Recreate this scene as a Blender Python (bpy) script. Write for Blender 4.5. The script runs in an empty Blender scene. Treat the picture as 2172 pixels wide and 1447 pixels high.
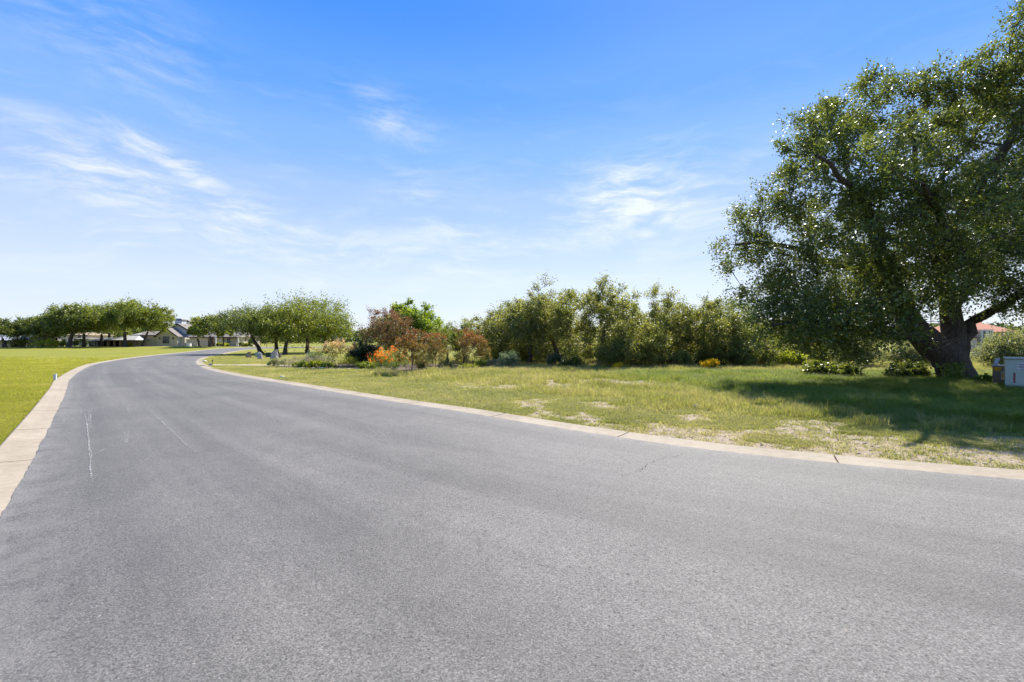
import bpy, math, random
import numpy as np
R = math.radians
scene = bpy.context.scene
COL = scene.collection

# ------------------------------------------------------------------ camera
F, CX, HZ, CH = 1000.0, 1086.0, 723.5, 1.5      # photo pixels: focal length, centre, horizon; camera height (m)
cam = bpy.data.objects.new('camera', bpy.data.cameras.new('camera'))
COL.objects.link(cam)
cam.data.sensor_width = 36.0
cam.data.lens = 36.0 * F / 2172.0
cam.data.clip_end = 5000
cam.location = (0, 0, CH)
cam.rotation_euler = (R(90), 0, 0)
scene.camera = cam

# ------------------------------------------------------------------ world
SUN_AZ, SUN_EL = R(24), R(44)                   # azimuth from +Y towards +X
EXPOSURE = 1.05
SKY_GAIN = 0.515
world = bpy.data.worlds.new('World'); scene.world = world
world.use_nodes = True

class NT:
    """small helper round a node tree"""
    def __init__(s, tree):
        s.t = tree; s.t.nodes.clear()
    def n(s, typ, **kw):
        nd = s.t.nodes.new(typ)
        for k, v in kw.items(): setattr(nd, k, v)
        return nd
    def put(s, sock, v):
        if v is None: return
        if isinstance(v, bpy.types.NodeSocket): s.t.links.new(v, sock)
        else:
            if hasattr(sock.default_value, '__len__') and not hasattr(v, '__len__'): v = (v,) * len(sock.default_value)
            if hasattr(sock.default_value, '__len__') and len(sock.default_value) == 4 and len(v) == 3: v = (*v, 1)
            sock.default_value = v
    def m(s, op, a, b=None, c=None, clamp=False):
        nd = s.n('ShaderNodeMath', operation=op, use_clamp=clamp)
        for i, v in enumerate((a, b, c)): s.put(nd.inputs[i], v)
        return nd.outputs[0]
    def vm(s, op, a, b=None):
        nd = s.n('ShaderNodeVectorMath', operation=op)
        s.put(nd.inputs[0], a)
        if b is not None: s.put(nd.inputs[1], b)
        return nd.outputs[0]
    def mix(s, f, a, b, blend='MIX'):
        nd = s.n('ShaderNodeMix', data_type='RGBA', blend_type=blend)
        s.put(nd.inputs[0], f); s.put(nd.inputs[6], a); s.put(nd.inputs[7], b)
        return nd.outputs[2]
    def noise(s, vec, scale, detail=3, rough=0.55, dist=0.0, col=False):
        nd = s.n('ShaderNodeTexNoise')
        s.put(nd.inputs['Vector'], vec); nd.inputs['Scale'].default_value = scale
        nd.inputs['Detail'].default_value = detail; nd.inputs['Roughness'].default_value = rough
        nd.inputs['Distortion'].default_value = dist
        return nd.outputs['Color' if col else 'Fac']
    def ramp(s, f, stops, interp='LINEAR'):
        nd = s.n('ShaderNodeValToRGB'); cr = nd.color_ramp; cr.interpolation = interp
        while len(cr.elements) < len(stops): cr.elements.new(0.5)
        for e, (p, c) in zip(cr.elements, stops):
            e.position = p
            e.color = (c, c, c, 1) if not hasattr(c, '__len__') else (*c[:3], 1)
        s.put(nd.inputs[0], f)
        return nd.outputs[0]
    def rng(s, f, a, b, c=0.0, d=1.0, smooth=False):
        nd = s.n('ShaderNodeMapRange', clamp=True)
        if smooth: nd.interpolation_type = 'SMOOTHSTEP'
        for i, v in enumerate((f, a, b, c, d)): s.put(nd.inputs[i], v)
        return nd.outputs[0]
    def comb(s, x, y, z):
        nd = s.n('ShaderNodeCombineXYZ')
        for i, v in enumerate((x, y, z)): s.put(nd.inputs[i], v)
        return nd.outputs[0]
    def sep(s, v):
        nd = s.n('ShaderNodeSeparateXYZ'); s.put(nd.inputs[0], v); return nd.outputs

def build_world():
    w = NT(world.node_tree)
    out = w.n('ShaderNodeOutputWorld'); bg = w.n('ShaderNodeBackground')
    sky = w.n('ShaderNodeTexSky', sky_type='NISHITA', sun_disc=False)
    sky.sun_elevation = SUN_EL; sky.sun_rotation = SUN_AZ
    sky.air_density = 1.0; sky.dust_density = 0.3; sky.ozone_density = 2.0
    d = w.vm('NORMALIZE', w.n('ShaderNodeTexCoord').outputs['Generated'])
    x, y, z = w.sep(d)
    el = w.m('ARCSINE', z); az = w.m('ARCTAN2', x, y)
    # clear-air colour by height above the horizon, the same all the way round
    t = w.m('DIVIDE', el, 1.5708, clamp=True)
    k = lambda a: a / 1.5708
    base = w.ramp(t, [(0, (.735, .81, .94)), (k(.10), (.68, .77, .95)), (k(.19), (.54, .675, .965)), (k(.27), (.40, .575, .98)),
                      (k(.37), (.235, .475, .985)), (k(.48), (.105, .355, .97)), (k(.62), (.040, .27, .93)), (1.0, (.04, .20, .72))], 'EASE')
    # cirrus: fibres, with thicker tufts at a few places of the sky
    wv = w.comb(az, el, 0.0)
    warp = w.vm('SUBTRACT', w.noise(wv, 3.2, 3, .5, col=True), (.5, .5, .5))
    wv2 = w.vm('ADD', wv, w.vm('MULTIPLY', warp, (.22, .10, 0)))
    def fib(ang, su, sv, sc, det, off):
        mp = w.n('ShaderNodeMapping'); w.put(mp.inputs['Vector'], wv2)
        mp.inputs['Rotation'].default_value = (0, 0, ang); mp.inputs['Scale'].default_value = (su, sv, 1)
        mp.inputs['Location'].default_value = (off, off * .7, off)
        return w.noise(mp.outputs[0], sc, det, .62, .2)
    f1 = fib(R(14), 1.0, 5.0, 5.5, 7, 3.1)
    f2 = fib(R(-24), 1.0, 3.2, 7.0, 6, 8.3)
    def blob(a0, e0, sa, se, rot=0.0):
        da = w.m('SUBTRACT', az, a0); de = w.m('SUBTRACT', el, e0)
        c, sn = math.cos(rot), math.sin(rot)
        u = w.m('DIVIDE', w.m('ADD', w.m('MULTIPLY', da, c), w.m('MULTIPLY', de, sn)), sa)
        v = w.m('DIVIDE', w.m('SUBTRACT', w.m('MULTIPLY', de, c), w.m('MULTIPLY', da, sn)), se)
        return w.m('EXPONENT', w.m('MULTIPLY', w.m('ADD', w.m('MULTIPLY', u, u), w.m('MULTIPLY', v, v)), -1.0))
    blobs = [(.30, .275, .17, .062, 0, 1.0), (.22, .30, .09, .05, .5, .6), (-.745, .285, .10, .035, -.12, .95), (-.625, .30, .075, .022, -.45, .95),
             (-.60, .225, .26, .035, -.10, .75), (-.26, .43, .10, .035, -.3, .5), (-.17, .265, .09, .045, -.5, .55), (-.70, .46, .16, .07, -.2, .30),
             (-.05, .21, .30, .03, 0, .35), (-.40, .17, .4, .03, -.05, .45), (1.2, .3, .25, .07, 0, .8), (-1.4, .33, .3, .08, 0, .8), (2.3, .35, .3, .09, .2, .8), (-2.4, .28, .3, .08, .1, .8)]
    mask = 0.0
    for a0, e0, sa, se, ro, am in blobs:
        mask = w.m('MULTIPLY_ADD', blob(a0, e0, sa, se, ro), am, mask)
    dens = w.m('MULTIPLY', w.rng(w.m('MAXIMUM', f1, w.m('MULTIPLY', f2, .97)), .40, .74, smooth=True), w.m('MINIMUM', mask, 1.1))
    veil = w.m('MULTIPLY', w.rng(f1, .45, .8, smooth=True), w.m('MULTIPLY', w.rng(el, .55, .12), .30))
    a = w.m('MINIMUM', w.m('ADD', w.m('MULTIPLY', dens, 1.05), veil), .88)
    col = w.mix(a, base, (.93, .945, .99))
    g = SKY_GAIN / 0.1
    col = w.vm('MULTIPLY', col, (g, g, g))
    col = w.mix(0.12, col, sky.outputs[0])
    w.put(bg.inputs['Color'], col); bg.inputs['Strength'].default_value = 0.1
    w.t.links.new(bg.outputs[0], out.inputs[0])
build_world()

sun = bpy.data.objects.new('sun', bpy.data.lights.new('sun', 'SUN')); COL.objects.link(sun)
sun.data.energy = 4.8; sun.data.angle = R(0.53); sun.data.color = (1.0, .945, .86)
sun.rotation_euler = (R(90) - SUN_EL, 0, math.pi - SUN_AZ)
sun.location = (20, 40, 60)

vs = scene.view_settings
vs.view_transform = 'Standard'; vs.look = 'None'; vs.exposure = EXPOSURE; vs.gamma = 1.0; vs.use_curve_mapping = False
scene.render.engine = 'CYCLES'
scene.cycles.use_denoising = True
scene.cycles.max_bounces = 6; scene.cycles.diffuse_bounces = 3; scene.cycles.glossy_bounces = 2
scene.cycles.transmission_bounces = 4; scene.cycles.transparent_max_bounces = 6

# ------------------------------------------------------------------ helpers
def G(px, py):
    """pixel of the flat ground near the camera -> (x, y)"""
    y = F * CH / (py - HZ); return ((px - CX) / F * y, y)
def at(px, py, y):
    return np.array([(px - CX) / F * y, y, CH + (HZ - py) / F * y])

def sstep(a, b, x):
    t = np.clip((np.asarray(x, float) - a) / (b - a), 0, 1); return t * t * (3 - 2 * t)
_rs = np.random.RandomState(5); _lat = _rs.rand(256, 256)
def vnoise(x, y, s=1.0):
    x = np.asarray(x, float) / s + 100.3; y = np.asarray(y, float) / s + 57.7
    xi = np.floor(x).astype(int); yi = np.floor(y).astype(int)
    u = x - xi; v = y - yi; u = u * u * (3 - 2 * u); v = v * v * (3 - 2 * v)
    L = lambda i, j: _lat[i % 256, j % 256]
    return (L(xi, yi) * (1 - u) + L(xi + 1, yi) * u) * (1 - v) + (L(xi, yi + 1) * (1 - u) + L(xi + 1, yi + 1) * u) * v
def fnoise(x, y, s=1.0, o=3):
    r = 0; a = .5; t = 0
    for k in range(o):
        r = r + a * vnoise(np.asarray(x) + 31 * k, np.asarray(y) - 17 * k, s / 2 ** k); t += a; a *= .5
    return r / t

def catmull(P, n):
    P = np.array(P, float); Q = np.vstack([2 * P[0] - P[1], P, 2 * P[-1] - P[-2]])
    out = []
    for i in range(1, len(Q) - 2):
        t = np.linspace(0, 1, 24, endpoint=False)[:, None]
        a, b, c, d = Q[i - 1], Q[i], Q[i + 1], Q[i + 2]
        out.append(.5 * (2 * b + (c - a) * t + (2 * a - 5 * b + 4 * c - d) * t ** 2 + (3 * b - a - 3 * c + d) * t ** 3))
    out.append(Q[-2][None]); out = np.vstack(out)
    return resample(out, n)
def resample(P, n):
    s = np.r_[0, np.cumsum(np.linalg.norm(np.diff(P, axis=0), axis=1))]
    t = np.linspace(0, s[-1], n)
    return np.stack([np.interp(t, s, P[:, k]) for k in range(P.shape[1])], 1)

# mesh building -----------------------------------------------------
def mesh_np(name, V, faces, smooth=False):
    """V (n,3); faces: (m,k) array or list of such arrays"""
    me = bpy.data.meshes.new(name)
    if not isinstance(faces, list): faces = [faces]
    faces = [np.asarray(f, np.int32) for f in faces if len(f)]
    V = np.asarray(V, np.float32)
    me.vertices.add(len(V)); me.vertices.foreach_set('co', V.ravel())
    idx = np.concatenate([f.ravel() for f in faces])
    cnt = np.concatenate([np.full(len(f), f.shape[1], np.int32) for f in faces])
    me.loops.add(len(idx)); me.loops.foreach_set('vertex_index', idx)
    me.polygons.add(len(cnt))
    me.polygons.foreach_set('loop_start', np.r_[0, np.cumsum(cnt)[:-1]].astype(np.int32))
    if smooth: me.polygons.foreach_set('use_smooth', np.ones(len(cnt), bool))
    me.update(calc_edges=True); me.validate()
    return me
def link(name, me, mat=None, parent=None, loc=None):
    o = bpy.data.objects.new(name, me); COL.objects.link(o)
    if mat is not None and me is not None: me.materials.append(mat)
    if parent is not None: o.parent = parent
    if loc is not None: o.location = loc
    return o
def tag(o, label=None, cat=None, group=None, kind=None):
    if label: o['label'] = label
    if cat: o['category'] = cat
    if group: o['group'] = group
    if kind: o['kind'] = kind
    return o
def thing(name, loc, label, cat, group=None, rz=0):
    o = bpy.data.objects.new(name, None); COL.objects.link(o)
    o.location = loc; o.rotation_euler = (0, 0, rz); o.empty_display_size = .2
    return tag(o, label, cat, group)

class MB:
    def __init__(s): s.v = []; s.f = []
    def add(s, V, Fs):
        b = len(s.v); s.v += [tuple(map(float, p)) for p in V]; s.f += [tuple(int(i) + b for i in f) for f in Fs]; return s
    def box(s, x0, x1, y0, y1, z0, z1, top=1.0):
        cx, cy = (x0 + x1) / 2, (y0 + y1) / 2
        q = lambda x, y: (cx + (x - cx) * top, cy + (y - cy) * top)
        V = [(x0, y0, z0), (x1, y0, z0), (x1, y1, z0), (x0, y1, z0)] + [(*q(x, y), z1) for x, y in ((x0, y0), (x1, y0), (x1, y1), (x0, y1))]
        return s.add(V, [(3, 2, 1, 0), (4, 5, 6, 7), (0, 1, 5, 4), (1, 2, 6, 5), (2, 3, 7, 6), (3, 0, 4, 7)])
    def prism(s, poly, y0, y1):
        """poly in (x,z), extruded along y"""
        n = len(poly)
        V = [(x, y0, z) for x, z in poly] + [(x, y1, z) for x, z in poly]
        return s.add(V, [tuple(range(n)), tuple(range(2 * n - 1, n - 1, -1))] + [(i, i + n, (i + 1) % n + n, (i + 1) % n) for i in range(n)])
    def tube(s, pts, rad, k=8):
        V, Fq = tube(np.array(pts, float), np.array(rad, float) * np.ones(len(pts)), k)
        return s.add(V, Fq)
    def build(s, name, mat, parent=None, smooth=False, bevel=0, loc=None):
        me = bpy.data.meshes.new(name); me.from_pydata(s.v, [], s.f); me.validate()
        if smooth: me.polygons.foreach_set('use_smooth', np.ones(len(me.polygons), bool))
        o = link(name, me, mat, parent, loc)
        if bevel:
            md = o.modifiers.new('bevel', 'BEVEL'); md.width = bevel; md.segments = 2; md.limit_method = 'ANGLE'
        return o

def unit(v): return v / np.maximum(np.linalg.norm(v, axis=-1, keepdims=True), 1e-9)
def tube(P, r, k=6, cap=True):
    """tapered tube along polyline -> verts, quads"""
    n = len(P); T = np.gradient(P, axis=0); T = unit(T)
    ref = np.array([.31, .95, .07]); ref = ref if abs(T[0] @ ref) < .9 else np.array([1., 0, 0])
    U = unit(np.cross(T, ref)); W = np.cross(T, U)
    a = np.linspace(0, 2 * np.pi, k, endpoint=False)
    V = P[:, None] + r[:, None, None] * (np.cos(a)[None, :, None] * U[:, None] + np.sin(a)[None, :, None] * W[:, None])
    V = V.reshape(-1, 3)
    i = np.arange(n - 1)[:, None] * k; j = np.arange(k)[None]; j2 = (j + 1) % k
    Q = np.stack([i + j, i + j2, i + k + j2, i + k + j], -1).reshape(-1, 4)
    return V, Q
def tubes(L, k=6):
    Vs, Fs, b = [], [], 0
    for P, r in L:
        V, Q = tube(np.asarray(P, float), np.asarray(r, float), k); Vs.append(V); Fs.append(Q + b); b += len(V)
    return np.vstack(Vs), np.vstack(Fs)

# ------------------------------------------------------------------ materials
MATS = {}
def new_mat(name):
    m = bpy.data.materials.new(name); m.use_nodes = True; t = NT(m.node_tree)
    out = t.n('ShaderNodeOutputMaterial'); MATS[name] = m
    return m, t, out
def pos(t): return t.n('ShaderNodeNewGeometry').outputs['Position']
def princ(t, col, rough=.7, spec=.4, metal=0.0, normal=None):
    p = t.n('ShaderNodeBsdfPrincipled'); t.put(p.inputs['Base Color'], col); t.put(p.inputs['Roughness'], rough)
    t.put(p.inputs['Specular IOR Level'], spec); t.put(p.inputs['Metallic'], metal)
    if normal is not None: t.t.links.new(normal, p.inputs['Normal'])
    return p
def bump(t, h, strength=.4, dist=.01):
    b = t.n('ShaderNodeBump'); t.put(b.inputs['Height'], h); b.inputs['Strength'].default_value = strength; b.inputs['Distance'].default_value = dist
    return b.outputs[0]
def plain(name, c, rough=.7, var=.15, scale=6.0, spec=.35, bmp=.2, metal=0.0, dist=.01):
    """matt surface with uneven tone, fine grain"""
    m, t, out = new_mat(name); p = pos(t)
    f = t.noise(p, scale, 4, .6); f2 = t.noise(p, scale * 9, 2, .6)
    k = t.m('ADD', t.m('MULTIPLY', f, .7), t.m('MULTIPLY', f2, .3))
    c = np.array(c); col = t.mix(t.rng(k, .3, .7), tuple(c * (1 - var)), tuple(np.minimum(c * (1 + var), .95)))
    s = princ(t, col, rough, spec, metal, bump(t, k, bmp, dist) if bmp else None)
    t.t.links.new(s.outputs[0], out.inputs[0]); return m
def leafmat(name, c1, c2, c3=None, trans=.35, rough=.5, spec=.35, tipc=None):
    m, t, out = new_mat(name)
    a = t.n('ShaderNodeAttribute', attribute_name='tint').outputs['Fac']
    col = t.ramp(a, [(0, c1), (.6, c2), (1, c3 or c2)])
    if tipc is not None:
        tp = t.n('ShaderNodeAttribute', attribute_name='tip').outputs['Fac']
        col = t.mix(tp, col, t.mix(a, tuple(np.array(tipc) * .7), tuple(np.minimum(np.array(tipc) * 1.3, 1))))
    s = princ(t, col, rough, spec)
    tr = t.n('ShaderNodeBsdfTranslucent')
    t.put(tr.inputs['Color'], t.mix(1.0, col, (1.9, 1.75, .75), 'MULTIPLY'))
    mx = t.n('ShaderNodeMixShader'); mx.inputs[0].default_value = trans
    t.t.links.new(s.outputs[0], mx.inputs[1]); t.t.links.new(tr.outputs[0], mx.inputs[2]); t.t.links.new(mx.outputs[0], out.inputs[0])
    return m
def grassmat(name, stops, trans=.3, patch=None):
    m, t, out = new_mat(name)
    rnd = t.n('ShaderNodeObjectInfo').outputs['Random']
    f = t.noise(pos(t), .42, 4, .62)
    k = t.m('ADD', t.m('MULTIPLY', rnd, .42), t.m('MULTIPLY', t.rng(f, .28, .72), .58))
    col = t.ramp(k, stops)
    s = princ(t, col, .6, .25)
    tr = t.n('ShaderNodeBsdfTranslucent'); t.put(tr.inputs['Color'], t.mix(1.0, col, (1.5, 1.5, .8), 'MULTIPLY'))
    mx = t.n('ShaderNodeMixShader'); mx.inputs[0].default_value = trans
    t.t.links.new(s.outputs[0], mx.inputs[1]); t.t.links.new(tr.outputs[0], mx.inputs[2]); t.t.links.new(mx.outputs[0], out.inputs[0])
    return m

def asphalt_mat():
    m, t, out = new_mat('asphalt'); p = pos(t)
    uv = t.n('ShaderNodeAttribute', attribute_name='along').outputs['Vector']
    mp = t.n('ShaderNodeMapping'); t.put(mp.inputs['Vector'], uv); mp.inputs['Scale'].default_value = (1.3, .06, 1)
    streak = t.noise(mp.outputs[0], 1.0, 5, .6, .4)
    mp2 = t.n('ShaderNodeMapping'); t.put(mp2.inputs['Vector'], uv); mp2.inputs['Scale'].default_value = (7, .12, 1)
    streak2 = t.noise(mp2.outputs[0], 1.0, 3, .6, .3)
    big = t.noise(p, .45, 4, .6)
    mid = t.noise(p, 3.5, 4, .65)
    grain = t.noise(p, 90, 3, .7)
    vor = t.n('ShaderNodeTexVoronoi'); t.put(vor.inputs['Vector'], p); vor.inputs['Scale'].default_value = 125
    cell = t.n('ShaderNodeSeparateColor'); t.t.links.new(vor.outputs['Color'], cell.inputs[0])
    stone = t.rng(cell.outputs[0], .0, 1, .62, 1.35)
    tone = t.m('ADD', t.m('MULTIPLY', streak, .42), t.m('ADD', t.m('MULTIPLY', big, .33), t.m('ADD', t.m('MULTIPLY', mid, .13), t.m('MULTIPLY', streak2, .12))))
    col = t.ramp(tone, [(.38, (.104, .097, .086)), (.5, (.142, .133, .118)), (.62, (.190, .176, .155))])
    g = t.m('MULTIPLY', stone, t.rng(grain, .28, .72, .55, 1.42))
    col = t.mix(1.0, col, t.comb(g, g, g), 'MULTIPLY')
    # pale and rusty chips of aggregate, tar-dark pits
    v2 = t.n('ShaderNodeTexVoronoi'); t.put(v2.inputs['Vector'], t.vm('ADD', p, t.vm('MULTIPLY', t.noise(p, 60, 2, .6, col=True), (.03, .03, .03)))); v2.inputs['Scale'].default_value = 34
    c2 = t.n('ShaderNodeSeparateColor'); t.t.links.new(v2.outputs['Color'], c2.inputs[0])
    chip = t.m('MULTIPLY', t.m('GREATER_THAN', c2.outputs[0], .95), t.m('LESS_THAN', v2.outputs['Distance'], t.m('MULTIPLY', c2.outputs[1], .27)))
    col = t.mix(t.m('MULTIPLY', chip, .8), col, t.mix(c2.outputs[2], (.40, .37, .32), (.33, .25, .18)))
    pit = t.m('MULTIPLY', t.m('GREATER_THAN', c2.outputs[1], .84), t.m('LESS_THAN', v2.outputs['Distance'], t.m('MULTIPLY', c2.outputs[2], .34)))
    col = t.mix(t.m('MULTIPLY', pit, .6), col, (.03, .03, .03))
    # dusty edges: u runs 0..1 across
    u = t.sep(uv)[0]
    e = t.m('MULTIPLY', t.m('MAXIMUM', t.rng(u, 6.55, 7.0), t.rng(u, .4, 0)), t.rng(mid, .35, .6))
    col = t.mix(t.m('MULTIPLY', e, .45), col, (.27, .25, .22))
    h = t.m('ADD', t.m('MULTIPLY', cell.outputs[1], .6), t.m('SUBTRACT', t.m('MULTIPLY', grain, .6), t.m('MULTIPLY', pit, 1.2)))
    s = princ(t, col, t.rng(tone, .3, .7, .66, .82), .30, 0, bump(t, h, .8, .009))
    t.t.links.new(s.outputs[0], out.inputs[0]); return m

def ground_mat():
    m, t, out = new_mat('ground_soil_and_turf'); p = pos(t)
    A = lambda n: t.n('ShaderNodeAttribute', attribute_name=n).outputs['Fac']
    dirt, lush, lawn = A('dirt'), A('lush'), A('lawn')
    n1 = t.noise(p, .16, 4, .6); n2 = t.noise(p, 1.4, 5, .65); n3 = t.noise(p, 16, 4, .7); n4 = t.noise(p, 70, 2, .7)
    mix3 = t.m('ADD', t.m('MULTIPLY', n1, .45), t.m('ADD', t.m('MULTIPLY', n2, .35), t.m('MULTIPLY', n3, .2)))
    dry = t.ramp(mix3, [(.34, (.18, .185, .06)), (.5, (.245, .235, .09)), (.66, (.32, .285, .135))])
    lw = t.ramp(mix3, [(.34, (.165, .176, .021)), (.48, (.210, .210, .028)), (.60, (.25, .238, .044)), (.7, (.30, .265, .09))])
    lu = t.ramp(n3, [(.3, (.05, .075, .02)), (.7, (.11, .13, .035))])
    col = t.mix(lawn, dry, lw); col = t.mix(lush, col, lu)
    soil = t.ramp(t.m('ADD', t.m('MULTIPLY', n3, .6), t.m('MULTIPLY', n4, .4)), [(.3, (.23, .17, .115)), (.5, (.33, .26, .18)), (.7, (.44, .365, .265))])
    dk = t.rng(t.m('ADD', dirt, t.m('MULTIPLY', t.m('SUBTRACT', n3, .5), .35)), .22, .40, smooth=True)
    col = t.mix(dk, col, soil)
    fine = t.rng(n4, .25, .75, .78, 1.2)
    col = t.mix(1.0, col, t.comb(fine, fine, fine), 'MULTIPLY')
    s = princ(t, col, .9, .1, 0, bump(t, t.m('ADD', n3, t.m('MULTIPLY', n4, .5)), .6, .03))
    t.t.links.new(s.outputs[0], out.inputs[0]); return m

def concrete_mat():
    m, t, out = new_mat('curb_concrete'); p = pos(t)
    n1 = t.noise(p, .9, 4, .6); n2 = t.noise(p, 7, 5, .7); n3 = t.noise(p, 120, 2, .6)
    col = t.ramp(t.m('ADD', t.m('MULTIPLY', n1, .5), t.m('MULTIPLY', n2, .5)), [(.32, (.27, .22, .150)), (.5, (.345, .287, .205)), (.68, (.415, .352, .262))])
    sp = t.rng(n3, .25, .75, .8, 1.16)
    col = t.mix(1.0, col, t.comb(sp, sp, sp), 'MULTIPLY')
    s = princ(t, col, .85, .2, 0, bump(t, t.m('ADD', n2, t.m('MULTIPLY', n3, .4)), .35, .006))
    t.t.links.new(s.outputs[0], out.inputs[0]); return m

def bark_mat(name, c, scale=1.0):
    m, t, out = new_mat(name); p = pos(t)
    mp = t.n('ShaderNodeMapping'); t.put(mp.inputs['Vector'], p); mp.inputs['Scale'].default_value = (9 * scale, 9 * scale, 1.8 * scale)
    n1 = t.noise(mp.outputs[0], 1.6, 5, .7, .5); n2 = t.noise(p, 2.2, 3, .6)
    c = np.array(c)
    col = t.mix(t.rng(n1, .35, .68), tuple(c * .5), tuple(c * 1.4))
    col = t.mix(t.rng(n2, .5, .75, 0, .45), col, tuple(np.array((.16, .155, .135))))
    s = princ(t, col, .9, .15, 0, bump(t, n1, 1.0, .06))
    t.t.links.new(s.outputs[0], out.inputs[0]); return m

M_ASPH = asphalt_mat(); M_GROUND = ground_mat(); M_CONC = concrete_mat()
M_BARK = bark_mat('oak_bark', (.085, .070, .058)); M_BARK2 = bark_mat('pale_bark', (.20, .155, .115), 2)
# ------------------------------------------------------------------ road geometry
LEFT = [(30, -17.5), (18, -11.5), (9, -6.6), (2.2, -2.0), (-1.5, 1.1)] + [G(*q) for q in
        [(3, 1115), (52, 1019), (96, 929), (116, 889), (131, 857), (145, 822), (150, 805), (174, 786), (197, 775), (220, 769.6), (273, 761), (348, 752.3)]] + \
       [(-43.6, 64), (-47.5, 74), (-50, 84), (-48, 92), (-40, 97), (-24, 100), (0, 102), (30, 104)]
RIGHT = [(42, -8.5), (30, -4.0), (18, .4), (10.5, 3.05)] + [G(*q) for q in
         [(2172, 1020), (1700, 977), (1445, 948), (1183, 909), (980, 874.7), (842, 854), (731.5, 836), (648.6, 822), (577, 810.2), (510, 799), (455, 788), (428, 779.4), (415.5, 770), (420, 763), (440, 756)]] + \
        [(-34.6, 56), (-39.5, 67), (-42.6, 77), (-42, 85), (-36, 90), (-22, 93.2), (0, 95), (30, 97)]
LE = catmull(LEFT, 2600); RE = catmull(RIGHT, 2600)

def zt(x, y):
    """terrain height"""
    x = np.asarray(x, float); y = np.asarray(y, float)
    z = .30 * sstep(58, 96, y)
    for (mx, my, sx, sy, h) in ((-82, 84, 9, 4, .26), (-66, 86, 7, 3.0, .34), (-74, 76, 12, 5, .10), (-60, 92, 9, 5, .25)):
        z = z + h * np.exp(-((x - mx) / sx) ** 2 - ((y - my) / sy) ** 2)
    return z
def poly_dist(P, x, y):
    """distance from points to a polyline (coarse)"""
    Q = P[::26]; pts = np.stack([np.ravel(x), np.ravel(y)], 1); best = np.full(len(pts), 1e9)
    for a, b in zip(Q[:-1], Q[1:]):
        d = b - a; t = np.clip(((pts - a) @ d) / (d @ d), 0, 1)
        best = np.minimum(best, np.linalg.norm(pts - a - t[:, None] * d, axis=1))
    return best.reshape(np.shape(x))
ROADPOLY = np.vstack([LE[::26], RE[::26][::-1]])
def inside(poly, x, y):
    x = np.ravel(x); y = np.ravel(y); r = np.zeros(len(x), bool)
    a = poly; b = np.roll(poly, -1, 0)
    for (x1, y1), (x2, y2) in zip(a, b):
        if y1 == y2: continue
        r ^= ((y1 > y) != (y2 > y)) & (x < (x2 - x1) * (y - y1) / (y2 - y1) + x1)
    return r
CURB_W = .43
def on_road(x, y): return inside(ROADPOLY, x, y)
LAWNPOLY = np.vstack([LE[::26], [(30, 300), (-400, 300), (-400, -60), (30, -60)]])

# region fields for soil, lush grass and mown lawn
def fields(x, y):
    x = np.asarray(x, float); y = np.asarray(y, float)
    s = poly_dist(RE, x, y)
    left = inside(LAWNPOLY, x, y).reshape(np.shape(x)) & ~on_road(x, y).reshape(np.shape(x))
    n = fnoise(x, y, 1.6, 4)
    near = np.exp(-np.maximum(s - .7, 0) / 2.1) * sstep(-2.0, 3.0, x)
    dirt = near * .74
    dirt = np.maximum(dirt, .62 * np.exp(-((x - 4.2) / 3.6) ** 2 - ((y - 16.3) / 2.0) ** 2))
    dirt = np.maximum(dirt, .45 * np.exp(-((x - 1.0) / 2.0) ** 2 - ((y - 15.6) / 1.2) ** 2))
    dirt = dirt * sstep(.26, .56, n + .14)
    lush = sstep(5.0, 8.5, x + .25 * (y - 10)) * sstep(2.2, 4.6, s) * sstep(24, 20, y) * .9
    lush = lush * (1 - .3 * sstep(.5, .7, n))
    garden = sstep(20.5, 24.5, y + .28 * x) * sstep(-12.5, -9.5, x) * sstep(46, 36, y) * .0
    lawn = np.where(left, 1.0, sstep(2.5, -6, x) * .55)
    lawn = np.where((~left) & (y > 40), .9, lawn)
    dirt = np.where(left, 0.22 * np.exp(-((x + 76) / 10) ** 2 - ((y - 93) / 2.5) ** 2) * 0, dirt)
    # worn bare patch in front of the cream house
    dirt = np.maximum(dirt, np.where(left, .6 * np.exp(-((x + 69) / 7.5) ** 2 - ((y - 90) / 3.0) ** 2), 0))
    dirt = np.where(dirt > .05, dirt + (fnoise(x, y, .75, 3) - .5) * 1.15, dirt)
    return dirt, lush, lawn, s, left, n

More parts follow.
